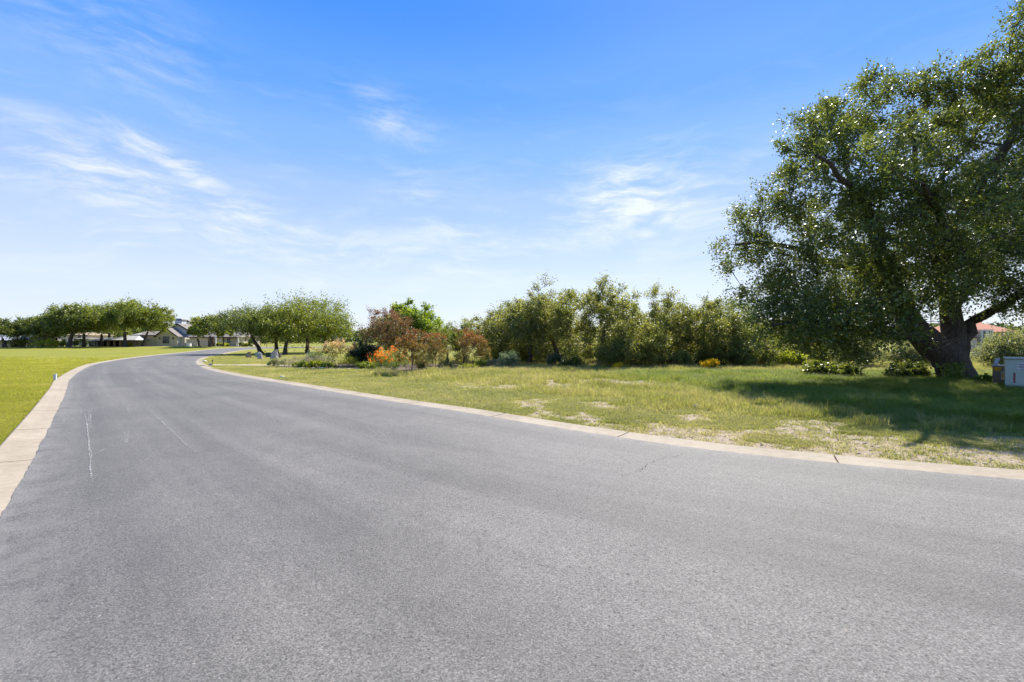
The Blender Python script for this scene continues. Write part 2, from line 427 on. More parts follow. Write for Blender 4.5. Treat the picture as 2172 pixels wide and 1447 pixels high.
def build_ground():
    def axis(lo, a, b, hi, st):
        mid = np.arange(a, b + 1e-6, st); up = [b]; d = st
        while up[-1] < hi: d *= 1.16; up.append(up[-1] + d)
        dn = [a]; d = st
        while dn[-1] > lo: d *= 1.16; dn.append(dn[-1] - d)
        return np.r_[np.array(dn[1:])[::-1], mid, np.array(up[1:])]
    xs = axis(-1500, -24, 26, 1500, .3); ys = axis(-120, 2, 34, 2500, .3)
    X, Y = np.meshgrid(xs, ys)
    dirt, lush, lawn, s, left, n = fields(X, Y)
    sl = poly_dist(LE, X, Y); e = np.minimum(s, sl)
    road = on_road(X, Y).reshape(X.shape)
    Z = zt(X, Y) - .012 + np.where(road, 0, sstep(.5, 1.5, e) * (.05 * (fnoise(X, Y, 2.5) - .4) + .012))
    Z = np.where(road & (e > .3), zt(X, Y) - .10, Z)
    ny, nx = X.shape
    V = np.stack([X.ravel(), Y.ravel(), Z.ravel()], 1)
    i = np.arange(ny - 1)[:, None] * nx + np.arange(nx - 1)[None]
    Q = np.stack([i, i + 1, i + nx + 1, i + nx], -1).reshape(-1, 4)
    me = mesh_np('ground', V, Q, True)
    for nm, a in (('dirt', dirt), ('lush', lush), ('lawn', lawn)):
        me.attributes.new(nm, 'FLOAT', 'POINT').data.foreach_set('value', a.ravel().astype(np.float32))
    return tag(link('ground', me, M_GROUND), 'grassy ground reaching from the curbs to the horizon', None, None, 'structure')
build_ground()

def build_road():
    n = len(LE); k = 14
    tl = unit(np.gradient(LE, axis=0)); tr = unit(np.gradient(RE, axis=0))
    nl = np.stack([tl[:, 1], -tl[:, 0]], 1); nr = np.stack([-tr[:, 1], tr[:, 0]], 1)   # towards the road
    rs = np.random.RandomState(3)
    def jag(P):
        j = (fnoise(P[:, 0], P[:, 1], .16, 3) - .5) * .045 + (fnoise(P[:, 0], P[:, 1], 1.3, 2) - .5) * .03; return j[:, None]
    A = LE + nl * (jag(LE) - .012); B = RE + nr * (jag(RE) * .45 - .008)
    u = np.linspace(0, 1, k)
    P = A[:, None] * (1 - u)[None, :, None] + B[:, None] * u[None, :, None]
    Z = zt(P[..., 0], P[..., 1]) + .012 + .030 * (1 - (2 * u - 1) ** 2)[None]
    V = np.concatenate([P, Z[..., None]], -1).reshape(-1, 3)
    i = np.arange(n - 1)[:, None] * k + np.arange(k - 1)[None]
    Q = np.stack([i, i + 1, i + k + 1, i + k], -1).reshape(-1, 4)
    # ragged vertical lip of the overlay along both edges
    L0 = V.reshape(n, k, 3)[:, 0]; R0 = V.reshape(n, k, 3)[:, -1]
    Ld = L0 - [0, 0, .06]; Rd = R0 - [0, 0, .06]
    b = len(V); V = np.vstack([V, L0, Ld, R0, Rd]); j = np.arange(n - 1) + b
    Q = np.vstack([Q, np.stack([j, j + 1, j + n + 1, j + n], 1), np.stack([j + 2 * n + 1, j + 2 * n, j + 3 * n, j + 3 * n + 1], 1)])
    me = mesh_np('road', V, Q[:, ::-1], True)
    s = np.r_[0, np.cumsum(np.linalg.norm(np.diff((LE + RE) / 2, axis=0), axis=1))]
    UV = np.stack([np.broadcast_to(u[None] * 7, (n, k)), np.broadcast_to(s[:, None], (n, k)), np.zeros((n, k))], -1).reshape(-1, 3)
    UV = np.vstack([UV, UV[::k], UV[::k], UV[k - 1::k], UV[k - 1::k]])
    me.attributes.new('along', 'FLOAT_VECTOR', 'POINT').data.foreach_set('vector', UV.astype(np.float32).ravel())
    return tag(link('road', me, M_ASPH), 'worn grey asphalt road curving away to the left', None, None, 'structure')
road = build_road()

def build_curb(P, side, label, off):
    """flush concrete ribbon curb in cast sections"""
    root = bpy.data.objects.new('curb', None); COL.objects.link(root); tag(root, label, None, None, 'structure')
    T = unit(np.gradient(P, axis=0)); N = np.stack([-T[:, 1], T[:, 0]], 1) * side
    s = np.r_[0, np.cumsum(np.linalg.norm(np.diff(P, axis=0), axis=1))]
    step = 2.85; cuts = np.arange(off, s[-1], step)
    prof = [(-.06, .002), (.0, .006), (.22, .014), (CURB_W - .02, .030), (CURB_W, .022), (CURB_W, -.12)]
    for a, b in zip(cuts[:-1], cuts[1:]):
        g = .011
        t = np.linspace(a + g, b - g, 9)
        c = np.stack([np.interp(t, s, P[:, k]) for k in range(2)], 1); nn = unit(np.stack([np.interp(t, s, N[:, k]) for k in range(2)], 1))
        V = np.array([[*(c[i] + nn[i] * o), zt(*(c[i] + nn[i] * o)) + z] for i in range(9) for o, z in prof]); k = len(prof)
        Q = [(i * k + j, i * k + j + 1, (i + 1) * k + j + 1, (i + 1) * k + j) for i in range(8) for j in range(k - 1)]
        if side < 0: Q = [q[::-1] for q in Q]
        ends = [tuple(range(k)), tuple(range(8 * k + k - 1, 8 * k - 1, -1))]
        me = bpy.data.meshes.new('curb_section'); me.from_pydata(V.tolist(), [], Q + ends); me.validate()
        link('curb_section', me, M_CONC, root)
build_curb(LE, 1, 'tan concrete ribbon curb between the asphalt and the smooth mown lawn', .6)
# phase so that joints fall where the photograph shows them
_s = np.r_[0, np.cumsum(np.linalg.norm(np.diff(RE, axis=0), axis=1))]
_j = np.argmin(np.linalg.norm(RE - np.array(G(1310, 926)), axis=1))
build_curb(RE, -1, 'tan concrete ribbon curb between the asphalt and the weedy meadow', _s[_j] % 2.85)

# scratches, chalk and cracks on the road
def road_z(x, y): return float(zt(x, y)) + .048
def strip(pts, w, name, mat, wig=0.0, seed=0, z=.0045):
    rs = np.random.RandomState(seed); P = resample(np.array(pts, float), max(6, int(14 * len(pts))))
    P = P + np.stack([np.convolve(rs.randn(len(P) + 2), [.25, .5, .25], 'valid') for _ in range(2)], 1) * wig
    T = unit(np.gradient(P, axis=0)); N = np.stack([-T[:, 1], T[:, 0]], 1)
    ww = w * (.5 + rs.rand(len(P)))[:, None] * .5
    A, B = P + N * ww, P - N * ww
    # height of the cambered asphalt below
    def h(q):
        out = []
        for x, y in q:
            dl = np.min(np.linalg.norm(LE - (x, y), axis=1)); dr = np.min(np.linalg.norm(RE - (x, y), axis=1)); u = dl / (dl + dr)
            out.append(float(zt(x, y)) + .012 + .030 * (1 - (2 * u - 1) ** 2) + z)
        return np.array(out)
    V = np.vstack([np.c_[A, h(A)], np.c_[B, h(B)]]); n = len(P); i = np.arange(n - 1)
    Q = np.stack([i, i + n, i + n + 1, i + 1], 1)
    return link(name, mesh_np(name, V, Q), mat, road)
def worn(name, c, lo, hi, scale=22):
    m, t, out = new_mat(name); f = t.noise(pos(t), scale, 4, .7)
    s = princ(t, c, .9, .1); tr = t.n('ShaderNodeBsdfTransparent'); mx = t.n('ShaderNodeMixShader')
    t.put(mx.inputs[0], t.rng(f, lo, hi)); t.t.links.new(tr.outputs[0], mx.inputs[1]); t.t.links.new(s.outputs[0], mx.inputs[2])
    t.t.links.new(mx.outputs[0], out.inputs[0]); return m
M_CHALK = worn('worn_chalk', (.36, .345, .32), .40, .62); M_CRACK = worn('crack_shadow', (.022, .021, .02), .42, .58, 14)
Z1 = lambda L: [G(x / 3.446, 700 + y / 3.446) for x, y in L]
for q, L in enumerate([[(515, 590), (460, 680)], [(597, 598), (575, 655)], [(655, 585), (640, 720), (650, 900), (668, 1100)], [(620, 620), (638, 720), (655, 860), (670, 950)],
          [(668, 575), (655, 700)], [(908, 548), (945, 622), (1000, 572)], [(995, 550), (1030, 600)], [(1045, 532), (1100, 600), (1200, 700), (1330, 830), (1465, 935)],
          [(1045, 570), (1120, 640), (1220, 720)], [(1410, 675), (1515, 750), (1500, 778), (1455, 805)], [(1350, 850), (1200, 920), (1060, 970)],
          [(430, 1010), (560, 970), (700, 920), (830, 850), (920, 838)], [(905, 755), (922, 840)], [(935, 755), (928, 835)], [(770, 585), (900, 562), (1065, 538)],
          [(470, 680), (600, 620)], [(1150, 640), (1300, 655), (1410, 670)], [(630, 1275), (860, 1215)], [(500, 1440), (740, 1350)], [(740, 1120), (900, 1060)]]):
    strip(Z1(L), .012 if q < 14 else .010, 'chalk_line', M_CHALK, .006, q)
Z3 = lambda L: [G(1100 + x / 3.62, 760 + y / 3.62) for x, y in L]
for q, (L, w) in enumerate([([(1270, 742), (1210, 768), (1140, 780), (1060, 802), (985, 840), (950, 880), (940, 900)], .009), ([(950, 880), (880, 905), (810, 925), (770, 960)], .006), ([(860, 835), (790, 775), (740, 750)], .005)]):
    strip(Z3(L), w, 'crack', M_CRACK, .015, 40 + q)
# ------------------------------------------------------------------ foliage
def leaf_mesh(name, P, A, Nn, L, W, tint, tip=None):
    """one folded diamond per leaf"""
    A = unit(A); B = unit(np.cross(Nn, A)); Nn = np.cross(A, B)
    L = np.asarray(L)[:, None] * .5; W = np.asarray(W)[:, None] * .5
    v0 = P - A * L; v1 = P + B * W + Nn * W * .35 - A * L * .15; v2 = P + A * L; v3 = P - B * W + Nn * W * .35 - A * L * .15
    V = np.stack([v0, v1, v2, v3], 1).reshape(-1, 3); n = len(P)
    Q = np.arange(4 * n).reshape(n, 4)
    me = mesh_np(name, V, Q)
    me.attributes.new('tint', 'FLOAT', 'POINT').data.foreach_set('value', np.repeat(tint, 4).astype(np.float32))
    if tip is not None: me.attributes.new('tip', 'FLOAT', 'POINT').data.foreach_set('value', np.repeat(tip, 4).astype(np.float32))
    return me
def shell(rs, lobes, n, depth=.28, mind=0.0, under=-.75):
    """cluster centres in a set of ellipsoids, most of them near the skin"""
    C = []; w = np.array([l[3] * l[4] + l[4] * l[5] + l[3] * l[5] for l in lobes]); w = w / w.sum()
    tries = 0
    while len(C) < n and tries < n * 30:
        tries += 1
        l = lobes[rs.choice(len(lobes), p=w)]
        d = unit(rs.randn(3))
        if d[2] < under: continue
        r = 1 - abs(rs.randn()) * depth
        if r < .1: continue
        c = np.array(l[:3]) + d * r * np.array(l[3:6])
        if mind and C and np.min(np.linalg.norm(np.array(C) - c, axis=1)) < mind * (.7 if tries > n * 6 else 1): continue
        C.append(c)
    return np.array(C)
def foliage(rs, C, centre, crad, ntw, nlf, lL, lW, up=.25, out=.8, spread=.16, droop=.2, flat=.8, tipfn=None):
    n = len(C); cr = crad * (.7 + .6 * rs.rand(n, 1))
    o = unit(C - centre)
    D = unit(rs.randn(n, ntw, 3) + out * o[:, None] + [0, 0, up])
    Ln = cr[:, None] * (.55 + .75 * rs.rand(n, ntw, 1))
    t = .12 + .88 * rs.rand(n, ntw, nlf, 1) ** .8
    P = C[:, None, None] + D[:, :, None] * Ln[:, :, None] * t
    P = P + rs.randn(*P.shape) * (spread * cr)[:, None, None] - np.array([0, 0, 1]) * (t ** 2) * droop * cr[:, None, None]
    A = D[:, :, None] * .7 + rs.randn(*P.shape) * .6
    N = rs.randn(*P.shape) * .75 + np.array([0, 0, flat])
    m = n * ntw * nlf
    ctint = np.repeat(rs.rand(n) * .5, ntw * nlf)
    tint = np.clip(ctint + rs.rand(m) * .6, 0, 1)
    P = P.reshape(-1, 3)
    L = lL * (.65 + .7 * rs.rand(m)); W = lW * (.65 + .7 * rs.rand(m))
    tip = tipfn(P, rs, np.repeat(np.arange(n), ntw * nlf)) if tipfn else None
    tw = (np.repeat(C[:, None], ntw, 1).reshape(-1, 3), (C[:, None] + D * Ln * .9).reshape(-1, 3))
    return (P, A.reshape(-1, 3), N.reshape(-1, 3), L, W, tint, tip), tw
def grow(rs, limbs, C, step=.45, rmin=.012, kmax=.45, slope=.022):
    """join every leaf cluster to the nearest wood with a bent tapering branch"""
    nodes = np.vstack([l[0] for l in limbs]); rad = np.concatenate([l[1] for l in limbs]); gen = np.zeros(len(nodes))
    root = nodes[0]; out = []
    for c in C[np.argsort(np.linalg.norm(C - limbs[0][0][-1], axis=1))]:
        d = np.linalg.norm(nodes - c, axis=1)
        pen = d + .35 * np.maximum(nodes[:, 2] - c[2], 0) + .25 * gen + .8 * np.maximum(.9 - (nodes[:, 2] - root[2]) / max(limbs[0][0][-1][2] - root[2], .1), 0) * d
        j = int(np.argmin(pen)); a = nodes[j]; ln = d[j]
        k = max(3, int(ln / step) + 2); t = np.linspace(0, 1, k)[:, None]
        mid = (a + c) / 2 + np.array([0, 0, .10 * ln]) + rs.randn(3) * .10 * ln
        P = a * (1 - t) ** 2 + 2 * mid * t * (1 - t) + c * t ** 2
        P[1:-1] += rs.randn(k - 2, 3) * .035 * ln
        r0 = min(kmax * rad[j], slope * ln + rmin * 1.6); r0 = max(r0, rmin)
        r = np.linspace(r0, rmin * .6, k)
        out.append((P, r)); nodes = np.vstack([nodes, P[1:]]); rad = np.concatenate([rad, r[1:]]); gen = np.concatenate([gen, np.full(k - 1, gen[j] + ln)])
    return out
def sticks(A, B, r):
    """many thin three-sided twigs"""
    d = unit(B - A); ref = np.where(np.abs(d[:, 2:3]) > .9, [[1., 0, 0]], [[0, 0, 1.]]); U = unit(np.cross(d, ref)); W = np.cross(d, U)
    ring = []
    for P, q in ((A, r), (B, r * .4)):
        for a in (0, 2.094, 4.189): ring.append(P + q * (math.cos(a) * U + math.sin(a) * W))
    V = np.stack(ring, 1).reshape(-1, 3); b = np.arange(len(A))[:, None] * 6
    Q = np.vstack([b + np.array([[i, (i + 1) % 3, (i + 1) % 3 + 3, i + 3]]) for i in range(3)])
    return V, Q
def zgl(x, y): return float(zt(x, y)) - .02

# leaf colours (real leaf colours, light comes from the sun and sky)
L_OAK = leafmat('live_oak_leaf', (0.058, 0.091, 0.021), (0.113, 0.149, 0.037), (0.183, 0.207, 0.058), 0.4, .42, .5)
L_OAKY = leafmat('yellowish_oak_leaf', (0.081, 0.121, 0.021), (0.145, 0.183, 0.034), (0.218, 0.231, 0.053), 0.44, .5, .4)  # yellower, lighter leaf colour of some oaks
L_GROVE = leafmat('grove_oak_leaf', (0.095, 0.121, 0.038), (0.174, 0.196, 0.062), (0.274, 0.280, 0.106), 0.48, .48, .45)
L_SILVER = leafmat('grey_green_leaf', (0.111, 0.137, 0.072), (0.189, 0.215, 0.111), (0.286, 0.299, 0.182), 0.4, .55, .4)
L_LIME = leafmat('bright_maple_leaf', (0.114, 0.186, 0.022), (0.192, 0.270, 0.034), (0.264, 0.336, 0.054), .42, .5, .35)
L_DARK = leafmat('dark_glossy_leaf', (0.022, 0.042, 0.018), (0.039, 0.067, 0.025), (0.077, 0.119, 0.049), .14, .28, .6)
L_GREEN = leafmat('garden_green_leaf', (0.108, 0.166, 0.031), (0.180, 0.238, 0.043), (0.274, 0.317, 0.065), 0.45, .5, .35)
L_YELLOW = leafmat('yellow_green_leaf', (0.172, 0.230, 0.023), (0.276, 0.322, 0.034), (0.368, 0.391, 0.069), 0.5, .55, .3)
L_SAGE = leafmat('silver_sage_leaf', (0.213, 0.237, 0.163), (0.325, 0.344, 0.250), (0.450, 0.463, 0.362), 0.35, .7, .25)
L_LAV = leafmat('purple_grey_sage', (0.169, 0.156, 0.156), (0.260, 0.234, 0.247), (0.351, 0.305, 0.351), 0.35, .7, .25)
L_BLUE = leafmat('blue_juniper_needle', (0.088, 0.142, 0.101), (0.155, 0.223, 0.169), (0.257, 0.331, 0.263), 0.35, .6, .3)
L_RED = leafmat('crape_myrtle_leaf', (0.074, 0.081, 0.024), (0.142, 0.115, 0.030), (0.230, 0.162, 0.047), 0.42, .5, .35, tipc=(.24, .085, .050))
L_RED2 = leafmat('plum_crape_leaf', (0.050, 0.057, 0.022), (0.106, 0.094, 0.033), (0.163, 0.125, 0.050), 0.4, .5, .35, tipc=(.23, .085, .075))
L_PINK = leafmat('pink_crape_leaf', (0.094, 0.131, 0.031), (0.175, 0.206, 0.050), (0.250, 0.250, 0.075), 0.45, .5, .35, tipc=(.58, .36, .34))
L_PRIDE = leafmat('orange_flower_bush_leaf', (0.088, 0.155, 0.038), (0.149, 0.230, 0.057), (0.216, 0.297, 0.081), 0.45, .55, .3)
M_ORANGE = leafmat('orange_petal', (.72, .13, .004), (.82, .20, .006), (.85, .28, .015), .45, .5, .3)
M_GOLD = leafmat('golden_petal', (.70, .44, .008), (.80, .54, .012), (.85, .62, .03), .45, .5, .3)
L_FAR = leafmat('far_wood_leaf', (.050, .075, .024), (.085, .110, .034), (.12, .14, .05), .3, .6, .2)

def put_crown(name, fol, mat, parent):
    P, A, N, L, W, tint, tip = fol
    return link(name, leaf_mesh(name, P, A, N, L, W, tint, tip), mat, parent)

def tree(name, label, cat, x, y, H, W, D=None, fork=.3, lean=0.0, nb=90, crad=None, ntw=7, nlf=15, lL=.09, lW=.05, mat=None, bark=None, seed=0, trunk_r=None,
         group=None, lobes=None, nlobe=7, zlo=.36, stems=1, crown_base=.22, droop=.2, out=.8, up=.25, tipfn=None, crown_name='crown', flat=.8):
    rs = np.random.RandomState(seed); D = D or W; z0 = zgl(x, y); mat = mat or L_GROVE; bark = bark or M_BARK
    root = thing(name, (x, y, z0), label, cat, group)
    cb = crown_base * H
    if lobes is None:
        lobes = []
        for k in range(nlobe):
            a = 2 * math.pi * (k + rs.rand() * .6) / nlobe; rr = (.22 + .09 * rs.rand()) if k else 0
            f = .23 + .08 * rs.rand()
            zc = cb + (H - cb) * (zlo + (.62 - zlo) * rs.rand()) if k else H - .33 * (H - cb)
            rz = min((H - cb) * (.28 + .10 * rs.rand()), H - zc, )
            lobes.append((math.cos(a) * rr * W * (1 - f * .3) + lean * .5, math.sin(a) * rr * D, zc, f * W, f * D, rz))
    crad = crad or .13 * W
    C = shell(rs, lobes, nb, .3, crad * .55)
    C[:, 2] = np.maximum(C[:, 2], cb * .75)
    cen = np.array([lean * .5, 0, cb + .35 * (H - cb)])
    tr = trunk_r or .035 * H
    limbs = []
    for q in range(stems):
        k = 6; t = np.linspace(0, 1, k)[:, None]; off = (np.array([rs.randn() * .1 * W, rs.randn() * .1 * W, 0]) if stems > 1 else np.zeros(3))
        b0 = np.array([rs.randn() * .02 * W, rs.randn() * .02 * W, 0]) if stems > 1 else np.zeros(3)
        P = b0 + t * np.array([lean * fork * 1.2, 0, fork * H]) + off * t + rs.randn(k, 3) * .006 * H * np.sin(t * 3.1)
        P[0, 2] -= .08
        r = tr / stems ** .5 * (1.0 - .35 * t[:, 0] + .45 * np.exp(-t[:, 0] * 7))
        limbs.append((P, r))
    V, Q = tubes(limbs, 9); link('trunk', mesh_np('trunk', V, Q, True), bark, root)
    br = grow(rs, limbs, C, step=.09 * H, rmin=.0022 * H + .002, kmax=.6, slope=.02)
    fol, tw = foliage(rs, C, cen, crad, ntw, nlf, lL, lW, up, out, .17, droop, flat, tipfn)
    V, Q = tubes(br, 5); V2, Q2 = sticks(tw[0], tw[1], .0012 * H + .001)
    link('branches', mesh_np('branches', np.vstack([V, V2]), np.vstack([Q, Q2 + len(V)])), bark, root)
    put_crown(crown_name, fol, mat, root)
    return root

def copy_tree(o, x, y, sc, rz, label, group=None):
    c = o.copy(); COL.objects.link(c); c.location = (x, y, zgl(x, y)); c.scale = sc if hasattr(sc, '__len__') else (sc,) * 3; c.rotation_euler = (0, 0, rz); c['label'] = label
    if group: c['group'] = group
    for ch in list(o.children):
        d = ch.copy(); COL.objects.link(d); d.parent = c
    return c

def shrub(name, label, cat, x, y, w, h, mat, d=None, nb=26, ntw=6, nlf=14, lL=.06, lW=.03, seed=0, up=.6, out=.9, droop=.0, crad=None, flat=.5, group=None,
          flowers=None, stems=5, tipfn=None, peak=.5, spread=.16, bark=None):
    rs = np.random.RandomState(seed + 500); d = d or w; z0 = zgl(x, y)
    root = thing(name, (x, y, z0), label, cat, group)
    crad = crad or .26 * min(w, h * 1.3)
    zc = h * .42; lobes = [(0, 0, zc, w * .36, d * .36, h * .40), (w * .16, d * .05, zc * .8, w * .26, d * .3, h * .34), (-w * .17, -d * .05, zc * .85, w * .26, d * .3, h * .32)]
    C = shell(rs, lobes, nb, .35, 0, -.9); C[:, 2] = np.maximum(C[:, 2], .07 * h + .02)
    fol, tw = foliage(rs, C, np.array([0, 0, zc * .5]), crad, ntw, nlf, lL, lW, up, out, spread, droop, flat, tipfn)
    fol[0][:, 2] = np.maximum(fol[0][:, 2], .015)
    limbs = []
    for k in range(stems):
        e = C[rs.randint(len(C))] * [.7, .7, .9]; t = np.linspace(0, 1, 4)[:, None]
        limbs.append((np.array([rs.randn() * .04 * w, rs.randn() * .04 * d, -.03]) * (1 - t) + e * t + np.array([0, 0, .1 * h]) * t * (1 - t), np.linspace(.012 * h + .006, .004, 4)))
    V, Q = tubes(limbs, 5); V2, Q2 = sticks(tw[0], tw[1], .003)
    tag(link('stems', mesh_np('stems', np.vstack([V, V2]), np.vstack([Q, Q2 + len(V)])), bark or M_BARK2, root), kind='stuff')
    put_crown('foliage', fol, mat, root)
    if flowers:
        fm, cnt, fs, zmin = flowers
        ends = tw[1]; ends = ends[(ends[:, 2] > zmin * h) & (ends[:, 1] < .4 * d)]
        E = ends[rs.choice(len(ends), min(cnt, len(ends)), replace=False)]; E = E + unit(E - [0, 0, zc * .3]) * (.10 * h)
        n = 16; P = np.repeat(E, n, 0) + rs.randn(len(E) * n, 3) * fs * 1.15
        f2 = (P, rs.randn(len(P), 3), rs.randn(len(P), 3) + [0, -.3, .6], fs * (.8 + .6 * rs.rand(len(P))), fs * (.6 + .5 * rs.rand(len(P))), rs.rand(len(P)), None)
        put_crown('blossoms', f2, fm, root)
    return root
def pxs(px, Y): return (px - CX) / F * Y

# ---- the big live oak at the right ------------------------------------------------------
def big_oak():
    rs = np.random.RandomState(11); Y = 16.9
    bx = pxs(2034, Y); base = np.array([bx, Y, zgl(bx, Y)])
    root = thing('oak_tree', base, 'huge old live oak with a thick forked trunk beside the utility cabinets', 'tree')
    A = lambda px, py, dy=0: at(px, py, Y + dy) - base
    def limb(pts, r, n=14, wig=.05):
        P = catmull(np.array(pts), n); P[1:-1] += rs.randn(n - 2, 3) * wig
        return P, np.interp(np.linspace(0, 1, n), np.linspace(0, 1, len(r)), r)
    # trunk with root flare
    k = 22; t = np.linspace(0, 1, 18); c = catmull(np.array([A(2036, 816), A(2030, 790), A(2016, 760), A(2003, 742)]), 18); c[0, 2] = -.10
    V = []
    for i, ti in enumerate(t):
        r = np.interp(ti, [0, .10, .25, .5, 1], [.86, .70, .59, .54, .56])
        for j in range(k):
            a = 2 * math.pi * j / k; lump = 1 + .07 * math.sin(3 * a + 1) + .05 * math.sin(7 * a + 5 * ti) + .34 * max(0, math.sin(5 * a + .6)) * max(0, 1 - ti / .22) ** 1.5
            V.append(c[i] + np.array([math.cos(a), math.sin(a) * .9, 0]) * r * lump)
    i = np.arange(17)[:, None] * k; j = np.arange(k)[None]; j2 = (j + 1) % k
    Q = np.stack([i + j, i + j2, i + k + j2, i + k + j], -1).reshape(-1, 4)
    link('trunk', mesh_np('trunk', np.array(V), Q, True), M_BARK, root)
    limbs = [limb([A(2012, 768), A(1985, 733), A(1950, 706), A(1925, 668), A(1905, 610), A(1872, 540), A(1838, 470), A(1806, 400), A(1790, 330)], [.50, .46, .37, .27, .20, .155, .11, .075, .045], 22),
             limb([A(2020, 765), A(2030, 715), A(2018, 655), A(2002, 600, .3), A(1985, 530, .6), A(1965, 440, 1), A(1940, 340, 1.2), A(1925, 260, 1.3)], [.40, .34, .25, .19, .15, .11, .08, .045], 20),
             limb([A(2036, 770), A(2046, 735), A(2052, 705), A(2062, 684), A(2090, 664, -.4), A(2140, 640, -1), A(2200, 600, -1.6), A(2280, 540, -2)], [.24, .20, .165, .15, .13, .11, .09, .06], 18),
             limb([A(1955, 718), A(1925, 716, -.4), A(1885, 700, -1), A(1830, 694, -1.6), A(1760, 690, -2.1), A(1690, 680, -2.5), A(1640, 690, -2.6)], [.20, .17, .14, .11, .09, .06, .03], 16),
             limb([A(1905, 610), A(1850, 585, .5), A(1780, 560, .8), A(1700, 535, 1), A(1620, 515, 1), A(1560, 520, 1)], [.20, .17, .13, .10, .07, .04], 14),
             limb([A(1985, 530, .6), A(2040, 450, -.8), A(2090, 380, -1.8), A(2150, 290, -2.5), A(2190, 190, -2.8), A(2200, 110, -3)], [.18, .16, .14, .11, .08, .05], 16),
             limb([A(1965, 440, 1), A(2010, 360, 2), A(2060, 290, 2.6), A(2120, 240, 3)], [.13, .11, .08, .05], 10),
             limb([A(1872, 540), A(1860, 480, -1.4), A(1830, 420, -2.6), A(1780, 370, -3.6), A(1730, 330, -4)], [.17, .14, .11, .08, .04], 12),
             limb([A(1930, 680), A(1900, 620, 1.8), A(1850, 560, 3.4), A(1790, 500, 4.4)], [.2, .16, .11, .06], 10),
             limb([A(2018, 655), A(2060, 590, 1.8), A(2120, 530, 3.2), A(2200, 470, 4.2)], [.2, .16, .12, .07], 10),
             limb([A(2002, 600, .3), A(2010, 520, -2), A(1990, 450, -3.6), A(1960, 390, -4.6)], [.18, .15, .11, .06], 10)]
    for P, r in limbs:
        V, Q = tube(P, r, 12); link('limb', mesh_np('limb', V, Q, True), M_BARK, root)
    S = Y / F
    def lobe(px, py, wpx, hpx, dy=0, d=2.0): return (*A(px, py, dy), wpx * S, d, hpx * S)
    lobes = [lobe(1600, 525, 75, 60, .6, 1.8), lobe(1665, 430, 75, 75, .2, 2.4), lobe(1720, 560, 95, 70, -1, 2.4), lobe(1720, 320, 75, 75, .0, 2.2), lobe(1790, 250, 75, 70, .5, 2.3),
             lobe(1890, 225, 80, 70, 1, 2.6), lobe(1850, 380, 120, 95, -2.8, 2.3), lobe(1960, 300, 90, 90, 2, 2.8), lobe(2060, 260, 85, 85, 2.6, 2.4), lobe(2000, 440, 130, 90, -3.2, 2.4),
             lobe(2130, 180, 90, 90, -2.0, 2.6), lobe(2200, 110, 90, 80, -2.6, 2.6), lobe(2230, 300, 130, 120, -2.5, 3.2), lobe(2120, 420, 110, 90, .5, 3.2), lobe(2230, 500, 120, 100, -1.5, 3.4), lobe(2330, 380, 120, 150, -1, 3.4),
             lobe(1880, 500, 95, 80, -3.2, 1.6), lobe(1950, 520, 60, 70, -2.4, 1.2), lobe(1640, 610, 60, 55, -.4, 1.6), lobe(1780, 640, 90, 50, -1.8, 1.9), lobe(1690, 685, 70, 40, -2.4, 1.5), lobe(1760, 655, 90, 48, -2.4, 1.8), lobe(1655, 665, 60, 44, -2.0, 1.5), lobe(1835, 682, 75, 42, -2.4, 1.6), lobe(1900, 690, 50, 30, -2.0, 1.2), lobe(1860, 560, 110, 75, 2.8, 2.6), lobe(1890, 640, 70, 44, -1.2, 1.7), lobe(1960, 570, 90, 60, -2.6, 2.0),
             lobe(2080, 590, 100, 55, -1.6, 2.2), lobe(2180, 620, 80, 42, -1.5, 1.8), lobe(1770, 450, 110, 90, 3.0, 2.4), lobe(2100, 520, 130, 100, 3.4, 2.4), lobe(1740, 720, 60, 22, -2.4, .9), lobe(1810, 735, 60, 22, -2.0, .9)]
    C = shell(rs, lobes, 1060, .42, .26, -.95)
    cen = A(1990, 560)
    br = grow(rs, [l for l in limbs], C, step=.5, rmin=.014, kmax=.5, slope=.02)
    fol, tw = foliage(rs, C, cen, .62, 10, 20, .096, .056, .12, .6, .15, .24, .8)
    V, Q = tubes(br, 6); V2, Q2 = sticks(tw[0], tw[1], .006)
    link('branches', mesh_np('branches', np.vstack([V, V2]), np.vstack([Q, Q2 + len(V)])), M_BARK, root)
    put_crown('crown', fol, L_OAK, root)
    # a few dead pale twigs in the fork
    L = []
    for q in range(14):
        a = A(2010 + rs.randint(-40, 20), 690 + rs.randint(-30, 40), -.6 - rs.rand() * .4); b = a + np.array([rs.randn() * .5, -.2, rs.randn() * .45])
        L.append((np.array([a, (a + b) / 2 + rs.randn(3) * .07, b]), np.array([.012, .009, .004])))
    V, Q = tubes(L, 4); link('dead_twigs', mesh_np('dead_twigs', V, Q), MATS['pale_bark'], root)
    return root
big_oak()

